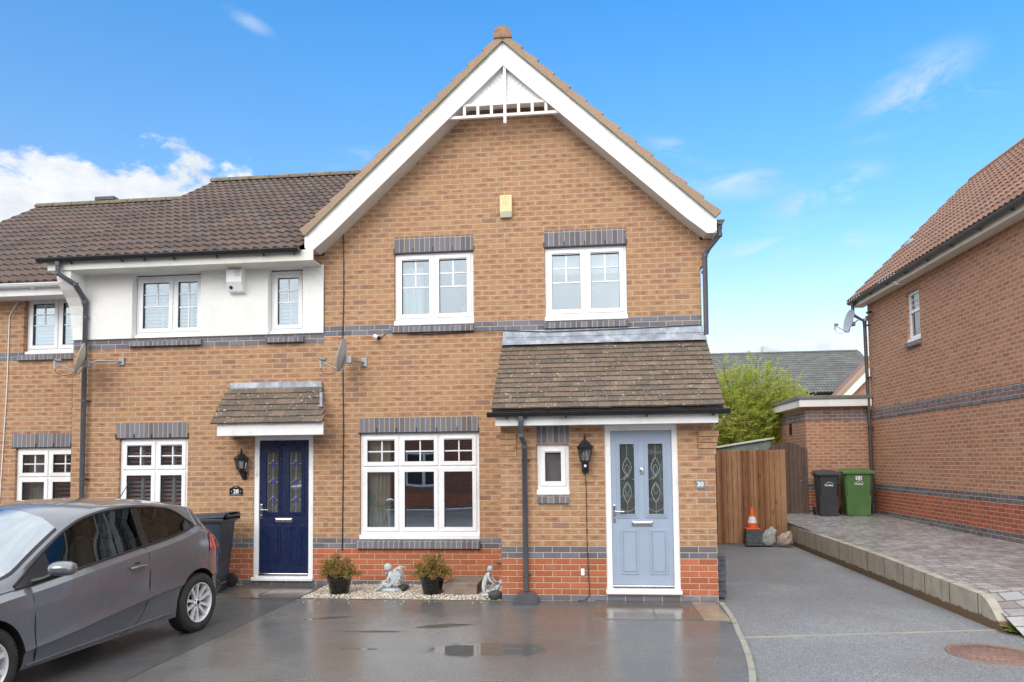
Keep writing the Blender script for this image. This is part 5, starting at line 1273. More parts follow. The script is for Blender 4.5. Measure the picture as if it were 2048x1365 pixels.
def join_mesh(m, me):
    vs = [v.co.copy() for v in me.vertices]; m.add(vs, [tuple(p.vertices) for p in me.polygons], 0, True); bpy.data.meshes.remove(me)
CH = thing('cherub_statue', 'grey-blue seated cherub statue with folded wings, chin on hand, between the potted plants', 'garden statue', (0, 0, 0))
# sitting, facing left (-x): pelvis, belly, chest, neck; legs drawn up, near arm on knee, far hand under the chin
V = [(.045, 0, .055), (.045, 0, .10), (.035, 0, .16), (.015, 0, .205), (.0, 0, .225),
     (.0, -.045, .06), (-.055, -.05, .095), (-.085, -.05, .045), (-.13, -.05, .018), (-.155, -.05, .02),
     (.0, .045, .06), (-.05, .05, .115), (-.07, .05, .05), (-.10, .05, .016), (-.135, .05, .018),
     (.02, -.058, .185), (-.005, -.068, .13), (-.05, -.055, .112), (-.075, -.05, .11),
     (.015, .055, .185), (-.045, .055, .145), (-.05, .03, .19), (-.045, .01, .205)]
Ed = [(0, 1), (1, 2), (2, 3), (3, 4), (0, 5), (5, 6), (6, 7), (7, 8), (8, 9), (0, 10), (10, 11), (11, 12), (12, 13), (13, 14), (3, 15), (15, 16), (16, 17), (17, 18), (3, 19), (19, 20), (20, 21), (21, 22)]
Ra = [.052, .052, .048, .026, .022, .036, .027, .020, .014, .009, .036, .027, .020, .014, .009, .020, .016, .014, .010, .020, .016, .014, .011]
bm_ = MB(); join_mesh(bm_, skin_mesh('c', V, Ed, Ra)); head(bm_, (-.018, -.005, .268), .043, -PI/2+.35, .25)
for s_ in (-.018, 0, .018):             # fingers on the knee
    bm_.tube([(-.078, -.05+s_, .112), (-.092, -.05+s_, .105), (-.098, -.05+s_, .094)], [.006, .005, .003], 6)
bm_.build('cherub_body', STONE, CH)
w_ = MB(); wing(w_, (.06, -.035, .20), (.9, -.35, 0), (.15, 0, 1), .17, .06, 6); wing(w_, (.06, .035, .20), (.9, .35, 0), (.15, 0, 1), .17, .06, 6); w_.build('wing', STONE, CH)
b_ = MB(); b_.grid(lambda u, v: tuple(Vector((.03+.13*math.cos(2*PI*u)*math.cos((v-.5)*PI)*(1+.2*mnoise.noise(Vector((u*6, v*5, 0)))), .10*math.sin(2*PI*u)*math.cos((v-.5)*PI), max(0, .012+.035*math.sin((v-.5)*PI)*(1+.4*mnoise.noise(Vector((u*8, v*6, 3)))))))), 24, 10); b_.build('statue_base', STONE, CH)
r_ = MB(); r_.grid(lambda u, v: tuple(Vector((.15, .02, .03))+Vector((.055*math.cos(2*PI*u)*math.cos((v-.5)*PI), .06*math.sin(2*PI*u)*math.cos((v-.5)*PI), .045*math.sin((v-.5)*PI)))*(1+.35*mnoise.noise(Vector((math.cos(2*PI*u)*2, math.sin(2*PI*u)*2, v*4))))), 20, 12); r_.build('rock', ROCK, CH)
CH.location = (1.115, -.50, .02); CH.scale = (1.2, 1.2, 1.15)
C2 = thing('cherub_statue', 'grey-blue statue of a child bending over a second figure, at the porch corner', 'garden statue', (0, 0, 0))
V = [(-.05, 0, .09), (-.045, 0, .135), (-.02, 0, .185), (.005, 0, .225), (.015, 0, .245), (-.055, -.025, .06), (-.045, -.03, .0), (-.02, -.03, -.01), (-.05, .025, .06), (-.04, .03, .0), (-.01, .03, -.01),
     (.0, -.042, .205), (.025, -.05, .155), (.065, -.04, .11), (.085, -.035, .10), (.005, .042, .205), (.04, .045, .165), (.075, .035, .125), (.095, .03, .115)]
Ed = [(0, 1), (1, 2), (2, 3), (3, 4), (0, 5), (5, 6), (6, 7), (0, 8), (8, 9), (9, 10), (3, 11), (11, 12), (12, 13), (13, 14), (3, 15), (15, 16), (16, 17), (17, 18)]
Ra = [.034, .034, .033, .018, .015, .024, .017, .010, .024, .017, .010, .015, .012, .010, .008, .015, .012, .010, .008]
bm_ = MB(); join_mesh(bm_, skin_mesh('c', [(x, y, z+.045) for x, y, z in V], Ed, Ra)); head(bm_, (.022, 0, .325), .034, PI/2-.5, .35); bm_.build('standing_figure', STONE, C2)
V = [(.055, 0, .055), (.085, 0, .085), (.115, 0, .12), (.135, 0, .14), (.02, -.03, .035), (-.01, -.03, .075), (-.03, -.03, .03), (.02, .03, .035), (-.005, .03, .07), (-.03, .03, .03), (.11, -.04, .10), (.085, -.055, .07), (.11, .04, .10), (.085, .05, .07)]
Ed = [(0, 1), (1, 2), (2, 3), (0, 4), (4, 5), (5, 6), (0, 7), (7, 8), (8, 9), (2, 10), (10, 11), (2, 12), (12, 13)]
bm_ = MB(); join_mesh(bm_, skin_mesh('c', V, Ed, [.032, .032, .026, .018, .022, .016, .011, .022, .016, .011, .013, .010, .013, .010])); head(bm_, (.150, 0, .165), .030, PI/2, -.6); bm_.build('reclining_figure', STONE, C2)
b_ = MB(); b_.grid(lambda u, v: tuple(Vector((.03+.12*math.cos(2*PI*u)*math.cos((v-.5)*PI), .08*math.sin(2*PI*u)*math.cos((v-.5)*PI), max(0, .02+.025*math.sin((v-.5)*PI))))), 24, 8); b_.build('statue_base', STONE, C2)
r_ = MB(); r_.grid(lambda u, v: tuple(Vector((.09, -.12, .035))+Vector((.075*math.cos(2*PI*u)*math.cos((v-.5)*PI), .06*math.sin(2*PI*u)*math.cos((v-.5)*PI), .06*math.sin((v-.5)*PI)))*(1+.35*mnoise.noise(Vector((math.cos(2*PI*u)*2, math.sin(2*PI*u)*2, v*4))))), 20, 12); r_.build('rock', ROCK, C2)
C2.location = (2.51, -.83, .02); C2.scale = (1.12, 1.12, 1.06)
m = MB(); m.tube([(2.50, -.05, .36), (2.58, -.10, .345), (2.64, -.16, .36), (2.685, -.22, .37)], [.014, .018, .013, .01], 8); m.tube([(2.58, -.10, .345), (2.62, -.06, .40)], [.008, .004], 6)
tag(m.build('driftwood', pm('driftwood', (.20, .15, .09), .9, var=.2, bump=.5), origin=(2.58, -.1, .3)), 'short piece of brown driftwood leaning above the corner statue', 'driftwood')
# ------------------------------------------------------------------ grey hatchback; local frame: x = lateral (left side +), y = -forward from rear axle, z up
def interp(tab, s):
    """smooth (monotone-ish) interpolation through (s, v) pairs"""
    if s <= tab[0][0]: return tab[0][1]
    if s >= tab[-1][0]: return tab[-1][1]
    for i in range(len(tab)-1):
        if tab[i][0] <= s <= tab[i+1][0]:
            a, b = tab[i], tab[i+1]; h = b[0]-a[0]; t = (s-a[0])/h
            def slope(k):
                if k <= 0 or k >= len(tab)-1: return None
                d0 = (tab[k][1]-tab[k-1][1])/(tab[k][0]-tab[k-1][0]); d1 = (tab[k+1][1]-tab[k][1])/(tab[k+1][0]-tab[k][0])
                return 0 if d0*d1 <= 0 else 2*d0*d1/(d0+d1)
            d = (b[1]-a[1])/h; m0 = slope(i); m1 = slope(i+1); m0 = d if m0 is None else m0; m1 = d if m1 is None else m1
            return (2*t**3-3*t**2+1)*a[1]+(t**3-2*t**2+t)*h*m0+(-2*t**3+3*t**2)*b[1]+(t**3-t**2)*h*m1
T_top = [(-.71,.60),(-.695,.74),(-.66,.86),(-.60,.945),(-.54,1.00),(-.45,1.10),(-.35,1.21),(-.27,1.315),(-.22,1.345),(0,1.385),(.34,1.425),(.82,1.455),(1.2,1.462),(1.45,1.447),(1.62,1.405),(1.85,1.29),(2.1,1.14),(2.36,.985),(2.44,.955),(2.6,.93),(2.8,.895),(3.0,.835),(3.15,.75),(3.23,.65),(3.26,.56)]
T_rail = [(-.71,.57),(-.695,.70),(-.66,.80),(-.58,.90),(-.48,1.01),(-.38,1.12),(-.28,1.24),(-.2,1.29),(0,1.325),(.23,1.35),(.78,1.392),(1.05,1.385),(1.35,1.335),(1.56,1.255),(1.71,1.17),(1.98,1.01),(2.15,.915),(2.36,.875),(2.6,.845),(2.8,.81),(3.0,.755),(3.15,.68),(3.23,.60),(3.26,.53)]
T_wt = [(-.71,.56),(-.66,.78),(-.58,.88),(-.48,.98),(-.38,1.05),(-.28,1.09),(-.2,1.105),(-.1,1.125),(-.03,1.19),(.06,1.26),(.14,1.295),(.23,1.315),(.78,1.358),(1.05,1.35),(1.35,1.302),(1.56,1.22),(1.71,1.133),(1.98,.965),(2.17,.85),(2.36,.83),(2.6,.80),(2.8,.765),(3.0,.71),(3.15,.64),(3.26,.50)]
T_wb = [(-.71,.55),(-.66,.76),(-.58,.86),(-.48,.95),(-.38,1.02),(-.28,1.06),(-.2,1.09),(-.1,1.115),(.0,1.09),(.13,1.062),(.4,1.025),(.89,.976),(1.2,.94),(1.6,.89),(2.0,.842),(2.17,.83),(2.36,.81),(2.6,.78),(2.8,.745),(3.0,.69),(3.15,.62),(3.26,.49)]
T_w = [(-.71,.50),(-.70,.57),(-.66,.64),(-.58,.71),(-.45,.775),(-.25,.825),(-.1,.838),(.3,.841),(1.5,.841),(2.3,.84),(2.7,.825),(2.95,.78),(3.1,.72),(3.2,.62),(3.26,.48)]
T_wl = [(-.71,.58),(-.66,.68),(-.5,.73),(-.1,.755),(.5,.772),(1.2,.778),(1.8,.772),(2.2,.765),(2.5,.75),(2.8,.71),(3.05,.62),(3.2,.5),(3.26,.40)]
T_wr = [(-.71,.50),(-.6,.60),(-.45,.615),(-.27,.60),(0,.60),(.8,.605),(1.3,.60),(1.56,.615),(1.85,.65),(2.15,.70),(2.36,.71),(2.6,.69),(2.9,.61),(3.1,.50),(3.26,.30)]
T_zb = [(-.71,.42),(-.66,.33),(-.5,.27),(-.3,.22),(2.9,.19),(3.15,.2),(3.26,.30)]
T_cr = [(-.71,.56),(0,.545),(.457,.525),(.842,.488),(2.04,.355),(2.5,.33),(3.26,.42)]
def section(s):
    w, zb = interp(T_w, s), interp(T_zb, s); cr = max(zb+.03, min(interp(T_cr, s), interp(T_wb, s)-.02)); wb, wt, rl, tp = (interp(q, s) for q in (T_wb, T_wt, T_rail, T_top))
    wl, wr = interp(T_wl, s), interp(T_wr, s)
    wt = max(wt, wb+.002); rl = max(rl, wt+.01); tp = max(tp, rl+.01)
    f = lambda a: wl+(wr-wl)*((a-wb)/max(.03, rl-wb))**.9
    sh = wb-.055 if wb-.055 > cr+.05 else (wb+cr)/2
    P = [(0, zb+.02), (w*.86, zb), (w*.945, zb+.012), (w*.965, zb+(cr-zb)*.35), (w*.972, cr-.035), (w*.998, cr), (w*.992, cr+.03), (w*.985, cr+(sh-cr)*.3), (w*.992, cr+(sh-cr)*.7), (w*.975, sh), (wl*.985+w*.015, wb-.012), (wl, wb),
         (f(wb+(wt-wb)*.33), wb+(wt-wb)*.33), (f(wb+(wt-wb)*.67), wb+(wt-wb)*.67), (f(wt), wt), (wr+.012, rl-.012), (wr-.012, rl+.006), (wr-.035, rl+(tp-rl)*.15), (wr*.72, rl+(tp-rl)*.62), (wr*.4, rl+(tp-rl)*.89), (0, tp)]
    return P
def SW(s):
    k = min(1, max(0, (.75-s)/.85)); return s+.095*k*k*(3-2*k)
def side_lat(s, z):
    P = section(s); b = P[2:15]
    for a, c in zip(b, b[1:]):
        if min(a[1], c[1])-1e-6 <= z <= max(a[1], c[1])+1e-6 and abs(c[1]-a[1]) > 1e-6:
            return a[0]+(c[0]-a[0])*(z-a[1])/(c[1]-a[1])
    return b[-1][0]
PAINT = pm('grey_metallic_paint', (.150, .160, .185), .20, .35, var=.02, scale=3, coat=1.0, coords='obj')
def _wetpaint():
    nt = PAINT.node_tree; t = NT(nt); b = [n for n in nt.nodes if n.type == 'BSDF_PRINCIPLED'][0]
    P = t.obj(); d = t.rng(t.noise(P, 140, 2, .5), .58, .66)
    up = t.xyz(t.n('ShaderNodeNewGeometry').outputs['Normal'])[2]
    h = t.math('MULTIPLY', d, t.rng(up, .5, .9, 0, 1))
    nt.links.new(t.bump(h, .0025, .5), b.inputs['Coat Normal'])
CGLASS = glass_mat('car_glass', (.62, .70, .67), .0, 0); WSCR = glass_mat('windscreen_glass', (.55, .62, .6), .40, 0)
TRIM = pm('black_trim', (.012, .012, .013), .4, var=.1); LINER = pm('wheel_arch_liner', (.008, .008, .008), .9)
ALLOY = pm('alloy_wheel', (.74, .75, .77), .3, .25, var=.04); TYRE = pm('tyre', (.028, .027, .026), .8, var=.25, scale=14, bump=.5, bscale=70, dirt=(.07, .06, .05), dscale=5)
CINT = pm('car_interior', (.06, .062, .065), .85); REDL = pm('tail_light', (.55, .012, .012), .12, coat=1); CAP = pm('mirror_cap', (.20, .21, .225), .25, .6, coat=1)
car = thing('parked_car', 'grey three-door hatchback wet with rain, parked at the left edge', 'car', (0, 0, 0))
S_ = [-.71,-.705,-.695,-.68,-.66,-.63,-.60,-.57,-.54,-.505,-.48,-.45,-.40,-.35,-.31,-.28,-.25,-.22,-.18,-.14,-.10,-.06,-.03,0,.03,.06,.10,.14,.18,.23,.3,.4,.5,.6,.7,.79,.88,.97,1.06,1.15,1.25,1.35,1.42,1.49,1.56,1.62,1.68,1.74,1.80,1.86,1.93,2.0,2.06,2.12,2.17,2.24,2.3,2.36,2.40,2.44,2.52,2.6,2.7,2.8,2.9,3.0,3.05,3.1,3.15,3.19,3.22,3.245,3.26]
secs = [section(s) for s in S_]; J = len(secs[0])
verts, faces, mats = [], [], []
ring_n = 2*J-2
for s, P in zip(S_, secs):
    for j in range(J): verts.append((P[j][0], -SW(s), P[j][1]))
    for j in range(J-2, 0, -1): verts.append((-P[j][0], -SW(s), P[j][1]))
for i in range(len(S_)-1):
    sm = (S_[i]+S_[i+1])/2
    for k in range(ring_n):
        k2 = (k+1) % ring_n
        j = min(k, ring_n-k2 if k2 else 0) if False else (k if k < J-1 else ring_n-1-k)   # strip index between j and j+1
        mi = 0
        if 11 <= j <= 13 and -.10 < sm < 2.17:
            mi = 3 if sm > 1.80 or .70 < sm < .79 else 1
        if j >= 17 and 1.62 < sm < 2.36: mi = 2
        if j == 16 and 1.62 < sm < 2.36: mi = 3
        if j >= 17 and -.505 < sm < -.28: mi = 2
        faces.append((i*ring_n+k, i*ring_n+k2, (i+1)*ring_n+k2, (i+1)*ring_n+k)); mats.append(mi)
faces.append(tuple(range(ring_n-1, -1, -1))); mats.append(0); faces.append(tuple(range((len(S_)-1)*ring_n, len(S_)*ring_n))); mats.append(0)
me = bpy.data.meshes.new('body'); me.from_pydata(verts, [], faces); me.polygons.foreach_set('material_index', mats)
for mm in (PAINT, CGLASS, WSCR, TRIM, LINER): me.materials.append(mm)
bm = bmesh.new(); bm.from_mesh(me); bmesh.ops.recalc_face_normals(bm, faces=bm.faces[:]); bm.to_mesh(me); bm.free()
shell = bpy.data.objects.new('tmp_body', me); COL.objects.link(shell)
cut = []
for sy in (0, -2.47):
    for sx in (-1, 1):
        bm = bmesh.new(); bmesh.ops.create_cone(bm, cap_ends=True, segments=48, radius1=.345, radius2=.345, depth=.5)
        bmesh.ops.transform(bm, matrix=Matrix.Translation((sx*.83, sy, .315)) @ Matrix.Rotation(PI/2, 4, 'Y'), verts=bm.verts)
        cm = bpy.data.meshes.new('c'); bm.to_mesh(cm); bm.free(); cm.materials.append(LINER)
        for q in (PAINT,)*0: pass
        for p in cm.polygons: p.material_index = 0
        co = bpy.data.objects.new('c', cm); COL.objects.link(co); cut.append(co)
        md = shell.modifiers.new('b', 'BOOLEAN'); md.operation = 'DIFFERENCE'; md.solver = 'EXACT'; md.object = co; md.material_mode = 'TRANSFER'
dg = bpy.context.evaluated_depsgraph_get(); ev = bpy.data.meshes.new_from_object(shell.evaluated_get(dg))
for c in cut: bpy.data.objects.remove(c)
bpy.data.objects.remove(shell)
names = [m_.name if m_ else '' for m_ in ev.materials]
def take(keep, nm, sharp=32):
    bm = bmesh.new(); bm.from_mesh(ev)
    bmesh.ops.delete(bm, geom=[f for f in bm.faces if not keep(f)], context='FACES')
    mm = bpy.data.meshes.new(nm); bm.to_mesh(mm); bm.free(); mm.materials.clear()
    for p in mm.polygons: p.material_index = 0; p.use_smooth = True
    mm.set_sharp_from_angle(angle=math.radians(sharp)); return mm
isn = lambda f, n_: names[f.material_index] == n_ if f.material_index < len(names) else False
gl = lambda f: isn(f, 'car_glass'); wg = lambda f: isn(f, 'windscreen_glass')
body = link_mesh('body', take(lambda f: isn(f, PAINT.name), 'body'), PAINT, car)
cen = lambda f: f.calc_center_median()
for sx in (-1, 1):
    for yy in (0, 1): link_mesh('wheel_arch', take(lambda f: isn(f, LINER.name) and cen(f).x*sx > 0 and (cen(f).y < -1.2) == bool(yy), 'wheel_arch'), LINER, body)
    link_mesh('pillar_trim', take(lambda f: isn(f, TRIM.name) and cen(f).x*sx > 0 and cen(f).y > -1.0, 'trim'), TRIM, body); link_mesh('pillar_trim', take(lambda f: isn(f, TRIM.name) and cen(f).x*sx > 0 and cen(f).y < -1.0, 'trim'), TRIM, body)
side = lambda f: gl(f) and abs(cen(f).x) > .6 and -2.2 < cen(f).y < .12 and not (abs(f.normal.z) > .72)
link_mesh('windscreen', take(lambda f: wg(f) and cen(f).y < -1.0, 'windscreen'), WSCR, car)
link_mesh('rear_window', take(lambda f: wg(f) and cen(f).y > .0, 'rear_window'), CGLASS, car)
for sx in (-1, 1):
    link_mesh('door_window', take(lambda f: gl(f) and cen(f).x*sx > .5 and -1.85 < cen(f).y < -.78 and abs(f.normal.x) > .5, 'door_window'), CGLASS, car)
    link_mesh('quarter_window', take(lambda f: gl(f) and cen(f).x*sx > .5 and -.72 < cen(f).y < .12 and abs(f.normal.x) > .5, 'quarter_window'), CGLASS, car)
def on_side(s, z, off=.002, sx=1): return (sx*(side_lat(s, z)+off), -SW(s), z)
for sx in (1, -1):
    m = MB()
    L_ = [(2.055, .825), (2.05, .76), (2.04, .6), (2.035, .45), (2.03, .352), (2.025, .25), (2.02, .215)]
    m.tube([on_side(s, z, -.0015, sx) for s, z in L_], .0055, 6)
    L_ = [(.775, .978), (.765, .92), (.757, .75), (.757, .57), (.775, .47), (.815, .385), (.87, .325), (.93, .28), (1.02, .24), (1.1, .222)]
    m.tube([on_side(s, z, -.0015, sx) for s, z in L_], .0055, 6)
    m.tube([on_side(s, .207, .0, sx) for s in (1.1, 1.5, 2.02)], .004, 5)
    m.build('door_shut_line', TRIM, body)
    m = MB()        # window surround
    top = [(s, interp(T_wt, s)) for s in [2.16, 2.06, 1.98, 1.86, 1.71, 1.62, 1.56, 1.45, 1.35, 1.2, 1.05, .9, .78, .5, .23, .14, .06, -.03, -.08]]
    bot = [(s, interp(T_wb, s)+.001) for s in [-.09, 0, .13, .25, .4, .6, .89, 1.2, 1.6, 2.0, 2.16]]
    m.tube([on_side(s, z, .001, sx) for s, z in top], .009, 6); m.tube([on_side(s, z, .002, sx) for s, z in bot], .008, 6)
    m.build('window_surround', TRIM, body)
    m = MB()        # sill strip between the wheels
    m.grid(lambda u, v: on_side(.40+1.70*u, .245-.05*u+.028*v+.02, .010-.018*abs(v-.5), sx), 24, 3); m.build('sill_trim', pm('sill_trim', (.20, .20, .215), .35, .5) if sx == 1 else bpy.data.materials['sill_trim'], body)
    m = MB(); m.tube([on_side(.835, .822, .018, sx), on_side(.87, .822, .034, sx), on_side(.99, .816, .034, sx), on_side(1.03, .814, .016, sx)], [.012, .015, .015, .012], 8)
    m.build('door_handle', PAINT, car)
    m = MB(); m.lathe([(0, 0), (.04, .001), (.045, .004)], on_side(.925, .815, -.004, sx), 16, mat=Matrix.Rotation(PI/2*sx, 3, 'Y')); m.build('handle_recess', TRIM, car)
    # mirror
    mm = skin_mesh('mirror', [(sx*.885, -1.985, .955), (sx*.955, -1.955, .965), (sx*1.03, -1.925, .962), (sx*1.085, -1.905, .95)], [(0, 1), (1, 2), (2, 3)], [(.075, .050), (.10, .066), (.095, .064), (.055, .045)], 2)
    mo = link_mesh('wing_mirror', mm, CAP, car)
    m = MB(); m.tube([(sx*.79, -2.03, .865), (sx*.86, -1.99, .885), (sx*.93, -1.96, .915), (sx*1.0, -1.94, .925)], [.028, .022, .03, .02], 10); m.build('mirror_arm', TRIM, mo)
    # tail lamp wrapping the rear corner, headlamp at the nose
    m = MB(); m.grid(lambda u, v: on_side(-.27-.27*u*(1-.35*v), .81+.20*v+.02*u, .008, sx), 8, 6); m.build('tail_light', REDL, car)
    m = MB(); m.grid(lambda u, v: on_side(2.86+.30*u, .60+.13*v-.02*u, .006, sx), 8, 5); m.build('headlight', STEEL, car)
# wheels
def make_wheel(x, y, sx):
    R_ = Matrix.Rotation(PI/2*sx, 3, 'Y')
    c = (x, y, .303)
    w_ = MB(); w_.lathe([(.205, -.09), (.235, -.098), (.275, -.098), (.292, -.085), (.301, -.055), (.303, 0), (.301, .055), (.292, .080), (.275, .094), (.235, .098), (.212, .088), (.205, .07)], c, 56, mat=R_)
    for k in range(56):                  # tread blocks
        a = 2*PI*k/56
        q = Matrix.Translation(c) @ (R_.to_4x4()) @ Matrix.Rotation(a, 4, 'Z') @ Matrix.Translation((.300, 0, 0)) @ Matrix.Diagonal((.010, .022, .15, 1))
        bm = bmesh.new(); bmesh.ops.create_cube(bm, size=1, matrix=q); w_.bm(bm)
    wo = w_.build('wheel', TYRE, car)
    r = MB(); r.lathe([(.206, .092), (.200, .094), (.192, .078), (.188, .02), (.186, -.06)], c, 48, mat=R_)
    r.lathe([(0, .074), (.028, .074), (.034, .068), (.052, .060), (.054, .04)], c, 24, mat=R_)
    for k in range(10):
        a = 2*PI*k/10; tw = .09*(1 if k % 2 else -1)
        pts = []
        for rr, ww, zz in ((.045, .017, .062), (.10, .013, .070), (.15, .014, .076), (.192, .021, .082)):
            for sg in (-1, 1):
                aa = a+tw*(rr/.2)*.6; p = Vector((rr*math.cos(aa)-sg*ww*math.sin(aa), rr*math.sin(aa)+sg*ww*math.cos(aa), zz))
                pts.append(R_ @ p + Vector(c)); pts.append(R_ @ (p-Vector((0, 0, .03)))+Vector(c))
        f = []
        for q in range(3):
            b0 = q*4; f += [(b0, b0+4, b0+6, b0+2), (b0, b0+1, b0+5, b0+4), (b0+2, b0+6, b0+7, b0+3)]
        r.add(pts, f)
    ro = r.build('rim', ALLOY, wo)
    d = MB(); d.lathe([(0, .0), (.185, .0), (.185, -.01)], c, 32, mat=R_); d.build('brake_disc', LINER, wo)
    n_ = MB()
    for k in range(5):
        a = 2*PI*k/5+.3; p = R_ @ Vector((.043*math.cos(a), .043*math.sin(a), .066)); n_.lathe([(0, .004), (.008, .004), (.009, 0)], tuple(Vector(c)+p), 8, mat=R_)
    n_.lathe([(0, .079), (.020, .078), (.024, .073)], c, 16, mat=R_); n_.build('wheel_nut', TRIM, wo)
for y in (0, -2.47):
    for sx in (1, -1): make_wheel(sx*.735, y, sx)
# interior
m = MB()
m.box(-.70, .70, -2.2, .5, .28, .32)
for sx in (-.36, .36):
    m.bevbox(sx-.24, sx+.24, -1.55, -1.0, .35, .60, .06); m.bevbox(sx-.23, sx+.23, -1.02, -.86, .55, 1.06, .06); m.bevbox(sx-.12, sx+.12, -.98, -.88, 1.08, 1.24, .04)
    m.bevbox(sx-.28, sx+.28, -.62, -.15, .35, .58, .06); m.bevbox(sx-.30, sx+.30, -.18, -.02, .55, .99, .06); m.bevbox(sx-.12, sx+.12, -.12, -.04, 1.0, 1.12, .03)
m.bevbox(-.68, .68, -2.25, -1.95, .55, .92, .06)
m.build('seats', CINT, car)
m = MB(); m.lathe([(.165+.016*math.cos(a*PI/4), .016*math.sin(a*PI/4)) for a in range(9)], (-.36, -1.86, .92), 24, mat=Matrix.Rotation(-1.1, 3, 'X')); m.build('steering_wheel', CINT, car)
m = MB(); m.bevbox(-.1, .1, -1.62, -1.58, 1.27, 1.34, .02); m.build('interior_mirror', TRIM, car)
m = MB(); m.tube([(.0, -.22, 1.40), (0.0, -.14, 1.49), (.0, -.05, 1.60)], [.007, .004, .003], 6); m.lathe([(0, .03), (.02, .02), (.03, 0)], (0, -.22, 1.395), 12); m.build('aerial', TRIM, car)
m = MB(); m.tube([(.5, -2.32, .975), (.1, -2.2, 1.06), (-.2, -2.22, 1.05)], .008, 6); m.build('wiper', TRIM, car)
m = MB(); m.bevbox(-.26, .26, .575, .60, .62, .73, .005); m.build('number_plate_panel', pm('plate_panel', (.6, .5, .08), .5), car)
car.rotation_euler = (.006, 0, .1143-.0)
# outer face of the rear wheel sits at (-.295, -2.817); turn by yaw about Z
_L = Vector((math.cos(.1143), -math.sin(.1143), 0))
car.rotation_euler = (.010, 0, -.1143)
car.location = Vector((-.295, -2.80, -.012)) - _L*.833
# ------------------------------------------------------------------ plants
def leaf_mat(name, cols, trans=.25, rough=.5):
    m, t, S, out, b = newmat(name)
    rv = t.n('ShaderNodeNewGeometry').outputs['Random Per Island']
    c = t.ramp(rv, [(i/len(cols), k) for i, k in enumerate(cols)], 'LINEAR')
    S('Base Color', c); S('Roughness', rough); S('Specular IOR Level', .3)
    tr = t.n('ShaderNodeBsdfTranslucent'); t.put(tr.inputs[0], t.mix(.0, c, c)); mx = t.n('ShaderNodeMixShader'); mx.inputs[0].default_value = trans
    m.node_tree.links.new(b.outputs[0], mx.inputs[1]); m.node_tree.links.new(tr.outputs[0], mx.inputs[2]); m.node_tree.links.new(mx.outputs[0], out.inputs[0])
    return m
def leaf(mb, p, d, up, ln, wd, mi=0):
    d = d.normalized(); s = d.cross(up)
    if s.length < .01: s = Vector((1, 0, 0))
    s = s.normalized(); n = s.cross(d)
    a = p; b = p+d*ln*.5+s*wd*.5+n*ln*.06; c = p+d*ln-n*ln*.08; e = p+d*ln*.5-s*wd*.5+n*ln*.06
    mb.add([a, b, c, e], [(0, 1, 2, 3)], mi)
def rv3(R): 
    while True:
        v = Vector((R.uniform(-1, 1), R.uniform(-1, 1), R.uniform(-1, 1)))
        if .05 < v.length < 1: return v.normalized()
POT = pm('glossy_black_pot', (.012, .012, .013), .18, var=.2)
SHR = leaf_mat('shrub_leaves', [(.16, .17, .035), (.24, .24, .05), (.12, .15, .04), (.34, .30, .07), (.36, .14, .05), (.20, .19, .04), (.42, .20, .09)], .2)
def pot_plant(label, x, y, seed, rx, rz, squash, lean=0):
    R = random.Random(seed)
    root = thing('potted_shrub', label, 'potted plant', (x, y, .02), 'potted shrubs on the gravel')
    p = MB(); p.lathe([(0, 0), (.112, 0), (.118, .006), (.165, .215), (.172, .22), (.176, .245), (.170, .255), (.160, .250), (.152, .20), (0, .195)], (x, y, .02), 36); p.tube([(x-.09, y-.138, .16), (x, y-.158, .165), (x+.09, y-.138, .175)], .002, 4); p.build('plant_pot', POT, root)
    f = MB(); st = MB()
    c0 = Vector((x, y, .24))
    for i in range(170):
        d = rv3(R); d.z = abs(d.z)*1.0-.18 if R.random() < .8 else d.z*.3; 
        rr = R.uniform(.75, 1.0); bump = 1+.22*mnoise.noise(d*2.2+Vector((seed, 0, 0)))
        tip = c0+Vector((d.x*rx*rr*bump+lean*d.z, d.y*rx*.9*rr*bump, max(-.04, d.z)*rz*rr*bump+.03))
        mid = c0+(tip-c0)*.5+Vector((0, 0, .04)); st.tube([c0, mid, tip], [.003, .002, .001], 3, caps=False)
        for k in range(26):
            q = R.random()**.6; base = c0+(tip-c0)*q+Vector((0, 0, .04*math.sin(PI*q)))+rv3(R)*.018
            leaf(f, base, (rv3(R)+(tip-c0).normalized()*.6), rv3(R), R.uniform(.020, .036), R.uniform(.009, .016))
    f.build('foliage', SHR, root); st.build('stems', pm('stem_red', (.16, .07, .04), .7) if 'stem_red' not in bpy.data.materials else bpy.data.materials['stem_red'], root)
    return root
pot_plant('loose reddish shrub in a black pot beside the navy door', .50, -.74, 4, .30, .33, 1, -.05)
pot_plant('rounder green shrub in a black pot below the right end of the big window', 1.745, -.70, 12, .31, .36, 1)
